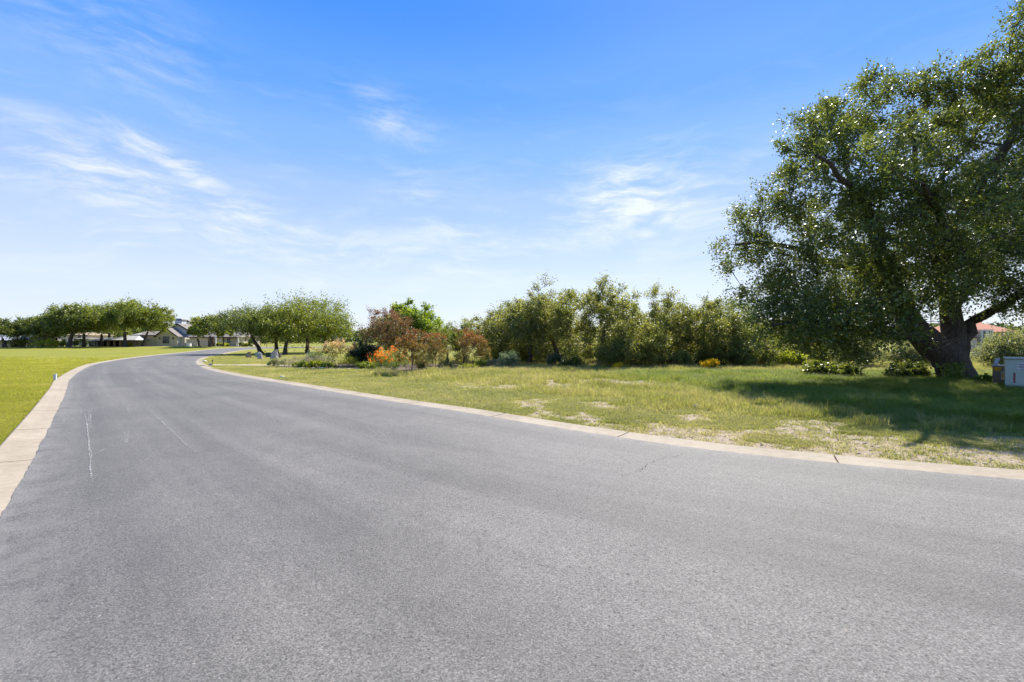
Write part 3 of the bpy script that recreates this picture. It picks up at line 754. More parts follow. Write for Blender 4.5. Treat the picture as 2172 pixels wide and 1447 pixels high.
# ---- grove of live oaks behind the meadow -------------------------------------------------
def oak_px(cx, half, top, Y, label, seed, lean=0, fork=.3, nb=105, mat=None, **kw):
    x = pxs(cx, Y); H = CH + (HZ - top) / F * Y; W = 2.4 * half / F * Y
    return tree('oak_tree', label, 'tree', x, Y, H, W, min(W * 1.1, 6), fork=fork, lean=lean, nb=nb, crad=.125 * W, ntw=9, nlf=19, lL=.105, lW=.064, mat=mat or L_GROVE, seed=seed, trunk_r=.16, zlo=.2, nlobe=9, crown_base=kw.pop('cb', .07), **kw)
oak_px(1062, 62, 640, 33, 'loose feathery live oak behind the round blue juniper bush', 21, group=None)
oak_px(1122, 66, 622, 30.5, 'olive green live oak standing over the pinkish gravel path end', 22, lean=.4)
oak_px(1192, 72, 604, 29.5, 'live oak with a thick trunk leaning left beside the dark upright cypress shrub', 23, lean=-1.6, fork=.38, up=.5)
oak_px(1272, 66, 587, 27.5, 'tallest open-topped live oak of the grove, with bare forked branches showing', 24, lean=.5, fork=.4, nb=92, up=.7, droop=.0)
oak_px(1405, 60, 610, 29.5, 'airy live oak with upright leafy shoots behind the grey green thicket', 25, up=.7, droop=.0, nb=95)
oak_px(1478, 62, 632, 28.5, 'live oak with a low leaning trunk behind the yellow flowering bush', 26, lean=1.2, fork=.34)
oak_px(1556, 66, 640, 29.5, 'yellowish live oak beside the tips of the huge oak', 27, mat=L_OAKY)
oak_px(1632, 60, 662, 32, 'smaller shaded live oak under the left reach of the huge oak', 28)
oak_px(1336, 60, 655, 31.5, 'rounded live oak filling the dip behind the grove thicket', 29)
oak_px(1160, 80, 640, 35, 'deep green live oak at the back of the grove behind the leaning trunk', 30)
oak_px(1440, 70, 655, 34.5, 'deep green live oak at the back of the grove behind the yellow bush', 31)
def thicket(px, Y, wpx, top, label, mat, seed, name='oak_thicket', cat='shrub', nb=60, **kw):
    x = pxs(px, Y); h = CH + (HZ - top) / F * Y; w = wpx / F * Y
    kw.setdefault('lL', .095); kw.setdefault('lW', .056); kw.setdefault('nlf', 20); kw.setdefault('ntw', 7)
    return shrub(name, label, cat, x, Y, w, h, mat, nb=nb, seed=seed, **kw)
thicket(1355, 26.2, 150, 672, 'big grey green oak thicket drooping to the meadow grass', L_GROVE, 1, nb=120, crad=.5)
thicket(1300, 25.8, 70, 715, 'dark green bushy sapling left of the big grey green thicket', L_GROVE, 2, nb=50)
thicket(1530, 27.4, 120, 705, 'dense oak undergrowth right of the yellow flowering bush', L_GROVE, 3, nb=85, crad=.45)
thicket(1600, 26.5, 90, 722, 'dusty olive scrub in front of the tan garden wall', L_GROVE, 4, nb=60)
thicket(1175, 25.4, 34, 748, 'dark upright cypress shrub at the foot of the leaning oak', L_DARK, 5, 'cypress_shrub', nb=34, up=1.8, lL=.05, lW=.02, nlf=26)
for k_, (px_, Y_, w_, t_, m_, l_) in enumerate([(1050, 34.5, 90, 728, L_GROVE, 'shaded low brush behind the blue juniper under the loose oak'), (1120, 33.5, 80, 722, L_GROVE, 'shaded low brush under the oak by the gravel path'), (1265, 32, 90, 715, L_GROVE, 'shaded low brush under the tallest grove oak'),
        (1400, 33, 100, 712, L_GROVE, 'shaded low brush behind the grey green thicket'), (1485, 33, 90, 722, L_GROVE, 'shaded low brush behind the golden flowering bush'), (1640, 33, 110, 715, L_GROVE, 'shaded low brush under the smaller shaded oak'), (1195, 34, 70, 726, L_OAK, 'shaded low brush behind the leaning oak trunk')]):
    thicket(px_, Y_, w_, t_, l_, m_, 140 + k_, nb=46, crad=.55)
thicket(1215, 26.5, 60, 752, 'low grey green brush around the leaning oak trunk', L_GROVE, 6, nb=40)
thicket(1440, 26.5, 60, 745, 'low dark brush under the leaning trunk', L_GROVE, 7, nb=40)
# ---- scrub seen under and behind the huge oak ----------------------------------------------
thicket(1672, 27, 80, 742, 'bright yellow green brush at the edge of the oak shade', L_YELLOW, 8, nb=50)
thicket(1745, 29, 120, 712, 'shaded olive brush between the bright brush and grey bushes', L_GROVE, 9, nb=80, crad=.5)
thicket(1822, 26, 110, 700, 'tall grey green bush behind the hanging oak branches', L_SILVER, 10, nb=85, crad=.5)
thicket(1938, 27, 110, 716, 'rounded silvery green bush just left of the huge trunk', L_SILVER, 11, nb=85, crad=.5)
thicket(2150, 25, 130, 690, 'large silvery green bush behind the utility cabinets', L_SILVER, 12, nb=120, crad=.55)
thicket(2105, 30, 90, 735, 'low pale scrub between the trunk and the cabinets', L_SILVER, 13, nb=50)
thicket(2250, 28, 200, 665, 'tall silvery scrub behind the pale green cabinet', L_SILVER, 14, nb=100, crad=.6)
thicket(1765, 18.2, 140, 766, 'dark low leafy bush in the shade left of the trunk', L_OAK, 15, nb=70, lL=.10, lW=.06, d=1.6)
thicket(1925, 17.6, 100, 772, 'low round dark leafy bush beside the flared trunk', L_OAK, 16, nb=60, lL=.10, lW=.06, d=1.3)
shrub('broadleaf_plant', 'fresh green broad-leaved plant between the trunk and the brown cabinet', 'plant', pxs(2097, 15.6), 15.6, .62, .50, L_GREEN, nb=14, ntw=4, nlf=7, lL=.15, lW=.10, seed=17)
# ivy on the trunk foot
def ivy():
    rs = np.random.RandomState(8); x, y = pxs(2026, 16.2), 16.22
    root = thing('ivy', (x, y, zgl(x, y)), 'dark ivy leaves clinging to the foot of the huge trunk', 'ivy')
    n = 420; P = np.c_[rs.randn(n) * .22, -.03 - rs.rand(n) * .08 + .0 * rs.rand(n), rs.rand(n) ** 1.2 * .75]; P[:, 1] += .10 * (P[:, 2] / .75) + .35 * P[:, 0] ** 2
    put_crown('foliage', (P, rs.randn(n, 3), rs.randn(n, 3) * .6 + [0, -1, .3], .07 + .05 * rs.rand(n), .06 + .04 * rs.rand(n), rs.rand(n) * .7, None), L_GREEN, root)
    L = []
    for k in range(6):
        a = np.array([rs.randn() * .2, -.02, 0]); b = a + [rs.randn() * .1, .06, .7]
        L.append((np.array([a, (a + b) / 2 + [rs.randn() * .05, 0, 0], b]), np.array([.012, .01, .006])))
    V, Q = tubes(L, 5); link('vines', mesh_np('vines', V, Q), M_BARK2, root)
ivy()
def bare_tree():
    rs = np.random.RandomState(77); Y = 24.0; x = pxs(2056, Y); root = thing('bare_tree', (x, Y, zgl(x, Y)), 'bare grey twiggy sapling seen right of the huge trunk', 'tree')
    trunk = (np.array([[0, 0, -.05], [.05, 0, .4], [0, .05, .9]]), np.array([.05, .04, .03]))
    C = np.c_[rs.randn(40) * .42, rs.randn(40) * .35, .7 + rs.rand(40) * 1.1]
    br = grow(rs, [trunk], C, .2, .007, .6, .02); V, Q = tubes([trunk], 6); link('trunk', mesh_np('trunk', V, Q), MATS['grey_twig'], root)
    V, Q = tubes(br, 4); D = unit(rs.randn(240, 3)); A = np.repeat(C, 6, 0); V2, Q2 = sticks(A, A + D * .3, .005)
    link('branches', mesh_np('branches', np.vstack([V, V2]), np.vstack([Q, Q2 + len(V)])), MATS['grey_twig'], root)
plain('grey_twig', (.24, .22, .20), .9); bare_tree()

# ---- garden between road and grove -----------------------------------------------------------
def tips_top(frac, lo=.35, span=.5, noise=.25):
    def fn(P, rs, cl):
        z = P[:, 2]; q = (z - z.min()) / (z.max() - z.min() + 1e-6)
        c = rs.rand(cl.max() + 1)[cl] * noise * 2 - noise
        return np.clip((q - lo) / span + c, 0, 1) * (rs.rand(len(P)) < frac)
    return fn
def crape(px, Y, wpx, top, label, seed, mat, stems=2, **kw):
    x = pxs(px, Y); H = CH + (HZ - top) / F * Y; W = 1.15 * wpx / F * Y
    return tree('crape_myrtle', label, 'tree', x, Y, H, W, W, fork=kw.pop('fork', .34), nb=kw.pop('nb', 62), crad=.15 * W, ntw=6, nlf=15, lL=.060, lW=.036, mat=mat, bark=M_BARK2, seed=seed, trunk_r=.034, stems=stems,
                crown_base=kw.pop('cb', .20), zlo=.25, tipfn=tips_top(.6), up=.6, droop=.05, nlobe=6, **kw)
crape(873, 21.5, 62, 700, 'small reddish crape myrtle on its own in the stone-edged ring beside the orange bush', 41, L_RED)
crape(921, 25, 68, 706, 'reddish crape myrtle with spreading pale stems behind the edging', 42, L_RED, 4)
crape(1006, 24.6, 60, 702, 'russet crape myrtle with two thin stems in a yellow green ground cover patch', 43, L_RED)
crape(988, 28.5, 52, 690, 'taller rust-tinted crape myrtle behind the russet one', 44, L_RED, 3)
tree('crape_myrtle', 'broad plum-coloured crape myrtle towering over the orange bush', 'tree', pxs(831, 29), 29, CH + (HZ - 656) / F * 29, 140 / F * 29, fork=.25, nb=120, crad=.42, ntw=7, nlf=17, lL=.075, lW=.045,
     mat=L_RED2, bark=M_BARK2, seed=45, trunk_r=.06, stems=4, crown_base=.1, tipfn=tips_top(.6, .2, .8), up=.5, droop=.05)
tree('maple_tree', 'bright lime green maple with lumpy crown behind the plum crape myrtle', 'tree', pxs(874, 36), 36, CH + (HZ - 628) / F * 36, 132 / F * 36, fork=.22, nb=150, crad=.6, ntw=9, nlf=22, lL=.15, lW=.11,
     mat=L_LIME, seed=46, trunk_r=.11, crown_base=.1, up=.3, nlobe=8)
tree('oak_tree', 'small round live oak behind the two reddish crape myrtles', 'tree', pxs(950, 28), 28, CH + (HZ - 682) / F * 28, 100 / F * 28, fork=.34, nb=70, crad=.34, ntw=7, nlf=16, lL=.075, lW=.042, mat=L_OAKY, seed=47, trunk_r=.07, crown_base=.26)
tree('oak_tree', 'little dark green oak between the round oak and the rust-tinted crape', 'tree', pxs(984, 30), 30, CH + (HZ - 690) / F * 30, 56 / F * 30, fork=.3, nb=50, crad=.3, ntw=7, nlf=15, lL=.08, lW=.045, mat=L_OAK, seed=48, trunk_r=.06, crown_base=.2)
shrub('pride_bush', 'feathery bush covered in bright orange flowers at the bed edge', 'shrub', pxs(830, 23.6), 23.6, 2.15, 1.06, L_PRIDE, d=1.5, nb=60, ntw=7, nlf=22, lL=.045, lW=.018, seed=50, flowers=(M_ORANGE, 90, .040, .42), up=.8)
thicket(771, 28, 58, 717, 'glossy dark green magnolia bush left of the plum crape myrtle', L_DARK, 51, 'magnolia_bush', nb=60, lL=.14, lW=.075, crad=.36)
tree('crape_myrtle', 'pale pink flowering crape myrtle in the mixed shrub bed', 'tree', pxs(713, 26.3), 26.3, CH + (HZ - 720) / F * 26.3, 100 / F * 26.3, fork=.22, nb=58, crad=.28, ntw=6, nlf=15, lL=.06, lW=.035, mat=L_PINK, bark=M_BARK2, seed=52, trunk_r=.04,
     stems=4, crown_base=.15, tipfn=tips_top(.62, .35, .5), up=.7, droop=.0)
S = lambda name, label, px, Y, wpx, hm, mat, seed, **kw: shrub(name, label, kw.pop('cat', 'shrub'), pxs(px, Y), Y, wpx / F * Y, hm, mat, seed=seed, **kw)
S('sage_bush', 'silvery rounded sage bush at the end of the garden walk', 602, 26.5, 26, .62, L_SAGE, 60, nb=30, nlf=16, lL=.035, lW=.014, up=.9)
S('sage_bush', 'darker grey green sage bush beside the silvery one', 580, 27.2, 27, .52, L_SILVER, 61, nb=30, nlf=16, lL=.04, lW=.02)
S('lavender_bush', 'purple grey lavender mound behind the silvery sage', 635, 27.6, 60, .62, L_LAV, 62, nb=44, lL=.05, lW=.012, up=1.2)
S('lavender_bush', 'purple grey lavender mound below the teal hedge', 668, 27.8, 46, .72, L_LAV, 63, nb=36, lL=.05, lW=.012, up=1.2)
S('perennial_clump', 'leafy green clump behind the pale edging slab', 640, 26.0, 40, .46, L_GREEN, 64, nb=32, cat='plant')
S('perennial_clump', 'yellowish green clump below the lavender', 668, 26.2, 40, .50, L_YELLOW, 65, nb=32, cat='plant')
S('perennial_clump', 'fresh green clump at the foot of the pink crape myrtle', 694, 25.8, 44, .36, L_GREEN, 66, nb=34, cat='plant')
S('perennial_clump', 'bright chartreuse mound between pink crape and magnolia', 742, 26.3, 46, .68, L_YELLOW, 67, nb=42, lL=.05, lW=.012, up=1.3, cat='plant')
S('perennial_clump', 'green clump in front of the magnolia bush', 776, 25.2, 40, .45, L_GREEN, 68, nb=32, cat='plant')
S('perennial_clump', 'mid green clump touching the orange bush', 795, 24.6, 26, .42, L_GREEN, 69, nb=26, cat='plant')
S('boxwood_bush', 'grey green mound behind the reddish crape stems', 908, 29, 54, 1.0, L_SILVER, 84, nb=40)
S('boxwood_bush', 'olive mound behind the russet crape myrtle', 978, 31.5, 44, .85, L_GROVE, 85, nb=36)
S('garden_hedge', 'dark teal clipped bush behind the lavender', 668, 34, 34, .85, L_BLUE, 70, nb=36)
S('sage_bush', 'pale yellow sage bush behind the pink crape myrtle', 695, 30, 40, .7, L_SAGE, 71, nb=34, lL=.045, lW=.02)
S('boxwood_bush', 'rounded olive boxwood behind the lone crape myrtle', 893, 24.6, 32, .60, L_GROVE, 72, nb=34, lL=.04, lW=.025)
S('sage_bush', 'grey sage bush under the small round oak', 941, 27, 34, .66, L_SILVER, 73, nb=32, lL=.04, lW=.018)
S('ground_cover', 'yellow green ground cover mound around the russet crape stems', 992, 24.9, 56, .34, L_YELLOW, 74, nb=44, lL=.045, lW=.012, up=1.3, cat='plant')
S('dark_shrub', 'low dark green shrub at the foot of the small round oak', 945, 25.2, 42, .36, L_DARK, 75, nb=34)
S('perennial_clump', 'green clump between russet crape and blue juniper', 1022, 27, 34, .50, L_GREEN, 76, nb=30, cat='plant')
S('sage_bush', 'pale grey green sage touching the blue juniper', 1044, 27, 34, .52, L_SAGE, 77, nb=30, lL=.04, lW=.018)
S('juniper_bush', 'round blue green juniper bush at the meadow edge', 1078, 24.8, 46, 1.06, L_BLUE, 78, nb=56, ntw=8, nlf=24, lL=.055, lW=.016, up=1.0, spread=.10)
S('flowering_bush', 'round bush covered in golden yellow flowers in front of the grove', 1505, 24.3, 32, .50, L_GREEN, 80, nb=34, flowers=(M_GOLD, 240, .042, .12))
S('flowering_bush', 'small sprawling yellow flowering bush by the white rocks', 1311, 24.6, 24, .34, L_GREEN, 81, nb=22, flowers=(M_GOLD, 80, .034, .3))
S('perennial_clump', 'green leafy clump between white rocks and grey green thicket', 1330, 24.7, 22, .28, L_GREEN, 82, nb=20, flowers=(M_GOLD, 14, .02, .4), cat='plant')

# ---- mid-distance oaks across the garden ------------------------------------------------------
def far_oak(px, Y, half, top, label, seed, mat=L_OAKY, fork=.34, lean=0, nb=80, **kw):
    half = half * (1.2 if Y < 70 else 1.0)
    x = pxs(px, Y); z = zgl(x, Y); H = CH + (HZ - top) / F * Y - z; W = 2 * half / F * Y
    lf = .0034 * Y
    return tree('oak_tree', label, 'tree', x, Y, H, W, W, fork=fork, lean=lean, nb=nb, crad=.14 * W, ntw=8, nlf=16, lL=lf, lW=lf * .6, mat=mat, seed=seed, trunk_r=kw.pop('tr', .24), crown_base=kw.pop('cb', .30), **kw)
far_oak(556, 54, 62, 655, 'mid-distance oak with a strongly slanting trunk above the standing stones', 90, lean=-2.6, fork=.4, mat=L_OAK)
far_oak(586, 56, 55, 652, 'mid-distance oak with an upright dark trunk behind the dark green box', 91, mat=L_OAK)
far_oak(604, 53, 55, 662, 'mid-distance oak with a forked V-shaped trunk', 92, lean=.6)
far_oak(652, 58, 82, 637, 'wide yellowish oak with arching twigs behind the lavender bed', 93, nb=120, cb=.2, up=.6)
far_oak(690, 62, 45, 668, 'lighter oak at the open edge of the mid-distance group', 94, mat=L_OAKY)
# ---- row of oaks in front of the far houses ------------------------------------------------------
p1 = far_oak(265, 90, 60, 643, 'broad domed far oak beside the cream house', 95, cb=.34, tr=.33, nb=110)
p2 = far_oak(146, 86, 46, 652, 'far oak with a thick slanting trunk on the shaded mound', 96, lean=1.4, cb=.3, tr=.38, nb=90, mat=L_OAK)
p3 = far_oak(300, 92, 44, 653, 'far oak with a curved trunk leaning over the cream wall', 97, lean=2.6, fork=.38, cb=.3, nb=90)
p4 = far_oak(446, 88, 36, 668, 'far oak in front of the cream house entry', 98, cb=.34, nb=80)
far_oak(424, 91, 15, 688, 'slanting far oak beside the low garden wall', 99, lean=-1.2, cb=.34, nb=60)
far_oak(474, 92, 20, 678, 'small far oak at the gap by the right house wing', 100, cb=.3, nb=46, tr=.15)
for k, (src, px, Y, sc, rz, label) in enumerate([
        (p2, 48, 88, .74, 1.3, 'far oak shading the grey-roofed house corner'), (p2, 12, 86, .70, 3.9, 'far oak at the end of the row by the grey roof'),
        (p1, 178, 92, .92, 2.2, 'far oak with a leaning trunk behind the shaded mound'), (p1, 215, 96, .90, 4.0, 'far oak with two dark trunks in front of the low porch'),
        (p3, 90, 94, .78, 2.0, 'low far oak above the yellow green hedge'), (p4, 120, 98, .9, .7, 'dense far oak behind the slanting trunk'),
        (p1, 232, 104, 1.0, 5.2, 'tallest far oak behind the row')]):
    copy_tree(src, pxs(px, Y), Y, sc, rz, label)
for k, (px, Y, w, h, label, mat) in enumerate([(95, 86, 56, 1.4, 'yellow green hedge under the far oaks', L_YELLOW), (40, 88, 34, 2.2, 'dark green bush in front of the grey-roofed house', L_OAK), (82, 90, 40, 3.4, 'tall dark bush between two far oaks', L_OAK), (168, 94, 36, 1.8, 'rounded green bush beside the far leaning oak', L_GREEN),
        (128, 92, 30, 1.5, 'green hedge end behind the slanting far trunk', L_GREEN), (270, 97, 16, .9, 'small yellow green bush by the porch', L_YELLOW), (470, 94, 20, .8, 'yellow green shrub at the entry columns', L_YELLOW), (480, 95, 14, .6, 'small yellow shrub under the right wing window', L_YELLOW),
        (512, 96, 14, 1.0, 'grey green bush at the house corner', L_SILVER), (524, 95, 9, .8, 'small bright yellow shrub beyond the house corner', L_YELLOW), (533, 94, 12, 1.9, 'thin young sapling beyond the house corner', L_GREEN)]):
    S('far_shrub', label, px, Y, w, h, mat, 110 + k, nb=30, ntw=5, nlf=9, lL=.19, lW=.12)
# distant wood on the horizon: one mass
def far_wood():
    rs = np.random.RandomState(6); n = 700
    ang = rs.uniform(R(-75), R(75), n); dist = rs.uniform(230, 330, n)
    x = np.sin(ang) * dist; y = np.cos(ang) * dist
    h = 4.5 + 3.5 * fnoise(x, y, 40, 3) + rs.rand(n) * 1.5
    C = np.stack([x, y, .3 + h * .55], 1)
    V = []; m = 120
    D = unit(rs.randn(n, m, 3)); P = C[:, None] + D * np.stack([h * .9, h * .9, h * .5], 1)[:, None] * (.75 + .3 * rs.rand(n, m, 1)); P = P.reshape(-1, 3); P[:, 2] = np.maximum(P[:, 2], .5)
    k = len(P)
    me = leaf_mesh('far_wood', P, rs.randn(k, 3), D.reshape(-1, 3) + rs.randn(k, 3) * .5, 1.1 + .8 * rs.rand(k), .8 + .6 * rs.rand(k), np.clip(np.repeat(rs.rand(n), m) * .6 + rs.rand(k) * .4, 0, 1))
    tag(link('far_wood', me, L_FAR), 'low band of distant dark green woodland along the horizon', 'woodland', None, 'stuff')
far_wood()
# ------------------------------------------------------------------ houses
M_CREAM = plain('cream_stucco', (.62, .57, .45), .85, .08, 1.2, .2, .15)
M_WHITE = plain('white_siding', (.66, .67, .66), .8, .06, 1.5, .2, .1)
M_PEACH = plain('peach_stucco', (.56, .46, .37), .85, .08, 1.2, .2, .15)
M_SHINGLE = plain('brown_grey_shingle', (.22, .19, .165), .85, .25, 5, .2, .4)
M_METAL = plain('pale_metal_roof', (.42, .42, .41), .55, .12, 2, .4, .1)
M_FASCIA = plain('dark_fascia', (.035, .033, .032), .6, .1)
M_GLASS = plain('window_glass', (.035, .055, .06), .08, .1, 2, .6, 0)
M_FRAME = plain('dark_window_frame', (.05, .05, .05), .5, .1)
M_WFRAME = plain('white_window_frame', (.72, .72, .70), .6, .06)
M_WOOD = plain('brown_timber', (.14, .085, .055), .7, .2)
M_STONEW = plain('tan_stone', (.33, .25, .16), .9, .35, 4, .2, .5, dist=.05)
M_TILE = plain('red_roof_tile', (.50, .20, .11), .8, .25, 5, .25, .5)
M_PORCHSHADE = plain('porch_shade', (.03, .028, .025), .9, .1)  # near-black colour that paints in the shade under the porches

class House:
    def __init__(s, name, px, Y, label):
        s.Y = Y; s.x0 = pxs(px, Y); s.root = thing(name, (s.x0, Y, 0.0), label, 'house'); s.px0 = px
    def X(s, px, dy=0): return pxs(px, s.Y + dy) - s.x0
    def Z(s, py, dy=0): return CH + (HZ - py) / F * (s.Y + dy)
    def wall(s, pa, pb, top, depth=7, dy=0, mat=None, base=0.0, name='wall'):
        return MB().box(s.X(pa, dy), s.X(pb, dy), dy, dy + depth, base, s.Z(top, dy)).build(name, mat or M_CREAM, s.root)
    def gable(s, pa, pb, eave, peak, depth=8, dy=0, mat=None, roofmat=None, over=.35):
        xa, xb = s.X(pa, dy), s.X(pb, dy); xm = (xa + xb) / 2; ze, zp = s.Z(eave, dy), s.Z(peak, dy)
        MB().prism([(xa, 0), (xb, 0), (xb, ze), (xm, zp), (xa, ze)], dy, dy + depth).build('wall', mat or M_CREAM, s.root)
        sl = (zp - ze) / (xm - xa); th = .16
        for sg, xe in ((-1, xa), (1, xb)):
            xo = xe + sg * over; zo = ze - sl * over
            r = MB().prism([(xo, zo + .02), (xm, zp + .02), (xm, zp + .02 + th), (xo, zo + .02 + th)], dy - over, dy + depth + over).build('roof', roofmat or M_SHINGLE, s.root)
            MB().prism([(xo, zo - .05), (xm, zp - .05), (xm, zp + .21), (xo, zo + .21)], dy - over - .05, dy - over - .004).build('fascia', M_FASCIA, r)
    def ridge(s, pa, pb, eave, ridge, depth=8, dy=0, mat=None, hip=0.0, over=.4, fascia=True):
        xa, xb = s.X(pa, dy) - over, s.X(pb, dy) + over; ze, zr = s.Z(eave, dy), s.Z(ridge, dy); y0, y1 = dy - over, dy + depth + over; ym = (y0 + y1) / 2; h = hip
        V = [(xa, y0, ze), (xb, y0, ze), (xb, y1, ze), (xa, y1, ze), (xa + h, ym, zr), (xb - h, ym, zr)]
        r = MB().add(V, [(0, 1, 5, 4), (1, 2, 5), (2, 3, 4, 5), (3, 0, 4), (3, 2, 1, 0)]).build('roof', mat or M_SHINGLE, s.root)
        if fascia: MB().box(xa, xb, y0 - .05, y0 - .003, ze - .16, ze + .02).build('fascia', M_FASCIA, r)
        return r
    def window(s, pa, pb, ta, tb, dy=0, frame=None, mull=0, depth=.06):
        xa, xb, z1, z0 = s.X(pa, dy), s.X(pb, dy), s.Z(ta, dy), s.Z(tb, dy); t = min(.09, (xb - xa) * .14); y = dy - depth; m = MB()
        for a in ((xa, xb, z0, z0 + t), (xa, xb, z1 - t, z1), (xa, xa + t, z0 + t, z1 - t), (xb - t, xb, z0 + t, z1 - t)): m.box(a[0], a[1], y, dy + .02, a[2], a[3])
        for k in range(mull): xm = xa + (xb - xa) * (k + 1) / (mull + 1); m.box(xm - t * .4, xm + t * .4, y, dy + .02, z0 + t, z1 - t)
        w = m.build('window', frame or M_FRAME, s.root); MB().box(xa + t * .9, xb - t * .9, dy - .025, dy + .01, z0 + t * .9, z1 - t * .9).build('pane', M_GLASS, w)
        return w
    def part(s, name, pa, pb, ta, tb, dy, depth, mat, parent=None): return MB().box(s.X(pa, dy), s.X(pb, dy), dy, dy + depth, max(0, s.Z(tb, dy)), s.Z(ta, dy)).build(name, mat, parent or s.root)

h = House('house', 380, 100, 'cream stucco house with dark-edged gables and a square white chimney')
h.wall(286, 332, 711, 8, .6); h.ridge(284, 332, 711, 702, 8, .6)
h.gable(332, 376, 713, 697, 2.3, 0); h.gable(354, 403, 702.5, 688, 9, 2.9, M_WHITE); h.wall(376.4, 392, 716, 1.6, 1.25, M_CREAM); h.gable(376, 424, 699, 681, 8, 10, M_WHITE)
h.window(337, 341, 715.5, 720, 0); h.window(345.5, 359, 714, 728, 0, M_FRAME, 1); h.window(365.5, 369.5, 715.5, 720, 0); h.window(380.5, 385, 715.5, 720, 1.2)
h.wall(402, 474, 715, 8, 1.2, M_CREAM); h.ridge(404, 474, 715, 702, 8, 1.2)
c = h.part('chimney', 371, 385.5, 680, 700, 6.5, 1.5, M_WHITE); h.part('chimney_cap', 370.2, 386.3, 677.6, 679.6, 6.4, 1.7, M_SHINGLE, c); h.part('chimney_hood', 372, 384.5, 675.5, 677.4, 6.6, 1.3, M_WHITE, c)
h.part('garden_wall', 395, 419, 719.5, 737, -2, .35, M_PEACH); h.part('porch_post', 441, 443.5, 714, 737, -.6, .25, M_WOOD); h.part('porch_post', 451, 453.5, 714, 737, -.6, .25, M_WOOD); h.part('porch_post', 456, 458, 714, 737, -1.1, .2, M_WFRAME)
h.part('porch_shade_panel', 442, 455, 716, 737, 1.0, .18, M_PORCHSHADE); h.part('door', 446, 450.5, 718.5, 737, .9, .09, M_WOOD)  # dark panel on the wall, painted shade of the entry porch
h.wall(471, 502, 715, 9, -3, M_PEACH); h.ridge(471, 502, 715, 700.5, 9, -3, M_SHINGLE, 1.5); h.window(482.3, 488, 717.5, 727.5, -3, M_FRAME, 0); h.part('downspout', 503, 505.2, 715.5, 737, -3, .2, M_WFRAME)
u = thing('utility_cabinet', (pxs(401, 95), 95, .2), 'pale box unit standing against the low wall of the cream house', 'cabinet')
MB().box(-.35, .35, -.3, .3, 0, .85).build('body', M_WFRAME, u, bevel=.03); MB().box(-.38, .38, -.33, .33, .853, .9).build('lid', M_METAL, u)
h = House('house', 20, 93, 'low house with a pale grey roof and dark porch behind the far oaks')
h.wall(-40, 50, 722, 8, 2, M_CREAM); h.ridge(-40, 50, 722, 704, 10, 0, M_METAL, .3); h.part('opening_shade_panel', 23, 45, 728.5, 740, 1.8, .25, M_PORCHSHADE); h.window(4.5, 10, 730, 737, 2)  # dark panel on the wall paints the shade inside the opening
h.part('porch_post', 10.5, 12, 722.5, 740, .3, .2, M_FRAME); h.part('porch_post', 45, 46.5, 722.5, 740, .3, .2, M_FRAME); h.wall(52, 75, 724, 6, 1, M_CREAM); h.ridge(52, 75, 724, 709, 6, 1, M_METAL, .8); h.window(58, 72, 726, 736, 1, M_FRAME, 2)
h = House('house', 245, 97, 'low house with hipped grey roof and stone-pillared porch behind the far oaks')
h.wall(188, 284, 722, 7, 2.5, M_PEACH); h.ridge(228, 286, 721.5, 706, 10, 0, M_METAL, 3.0); h.ridge(186, 230, 723, 716, 8, .5, M_METAL, 1.5); h.part('porch_shade_panel', 208, 262, 723.5, 742, 2.25, .2, M_PORCHSHADE)  # dark panel on the wall stands in for porch shade
for pp in (214, 226, 240, 252.5, 267): h.part('porch_pillar', pp, pp + (4 if pp in (226, 252.5) else 2.2), 722.5, 742, .3, .4, M_STONEW)
h.window(190, 203, 727, 734, 2.5, M_FRAME, 1)
h = House('house', 164, 125, 'distant tan house with brown roof glimpsed between far oak trunks')
h.wall(140, 186, 711, 8, 0, M_PEACH); h.ridge(140, 186, 711, 704.5, 8, 0, M_STONEW, 2); h.wall(160, 188, 719, 3, -3.2, M_CREAM); h.ridge(160, 188, 719, 716.5, 3, -3.2, M_SHINGLE, .8); h.window(166, 172, 712.5, 716.5, 0)
h = House('house', 2092, 92, 'red tile roofed house with white balcony seen past the huge trunk')
h.wall(2052, 2150, 703, 9, 1.0, M_PEACH); h.ridge(2050, 2150, 704, 681, 10, .2, M_TILE, 2.5, .6, False); h.wall(2040, 2072, 716, 6, -1, M_PEACH); h.ridge(2040, 2072, 716, 707, 6, -1, M_TILE, 1)
h.wall(2081, 2107, 699, 4, -.6, M_CREAM); h.window(2083, 2091, 700.5, 718, -.6, M_WFRAME, 0, .1); h.window(2095, 2104, 700.5, 711, -.6, M_WFRAME, 1, .1); h.window(2083, 2105, 723, 734, -.6, M_FRAME, 2, .05)
b = h.part('balcony', 2070, 2112, 734.5, 737, -2.6, 2, M_WFRAME); h.part('rail', 2082, 2108, 722.5, 723.3, -2.5, .1, M_WFRAME, b)
for k in range(7): h.part('rail_post', 2082.5 + k * 4.1, 2083.3 + k * 4.1, 723.4, 734.4, -2.5, .08, M_WFRAME, b)
h.part('terrace_wall', 2060, 2125, 741, 760, -5, .4, M_STONEW)

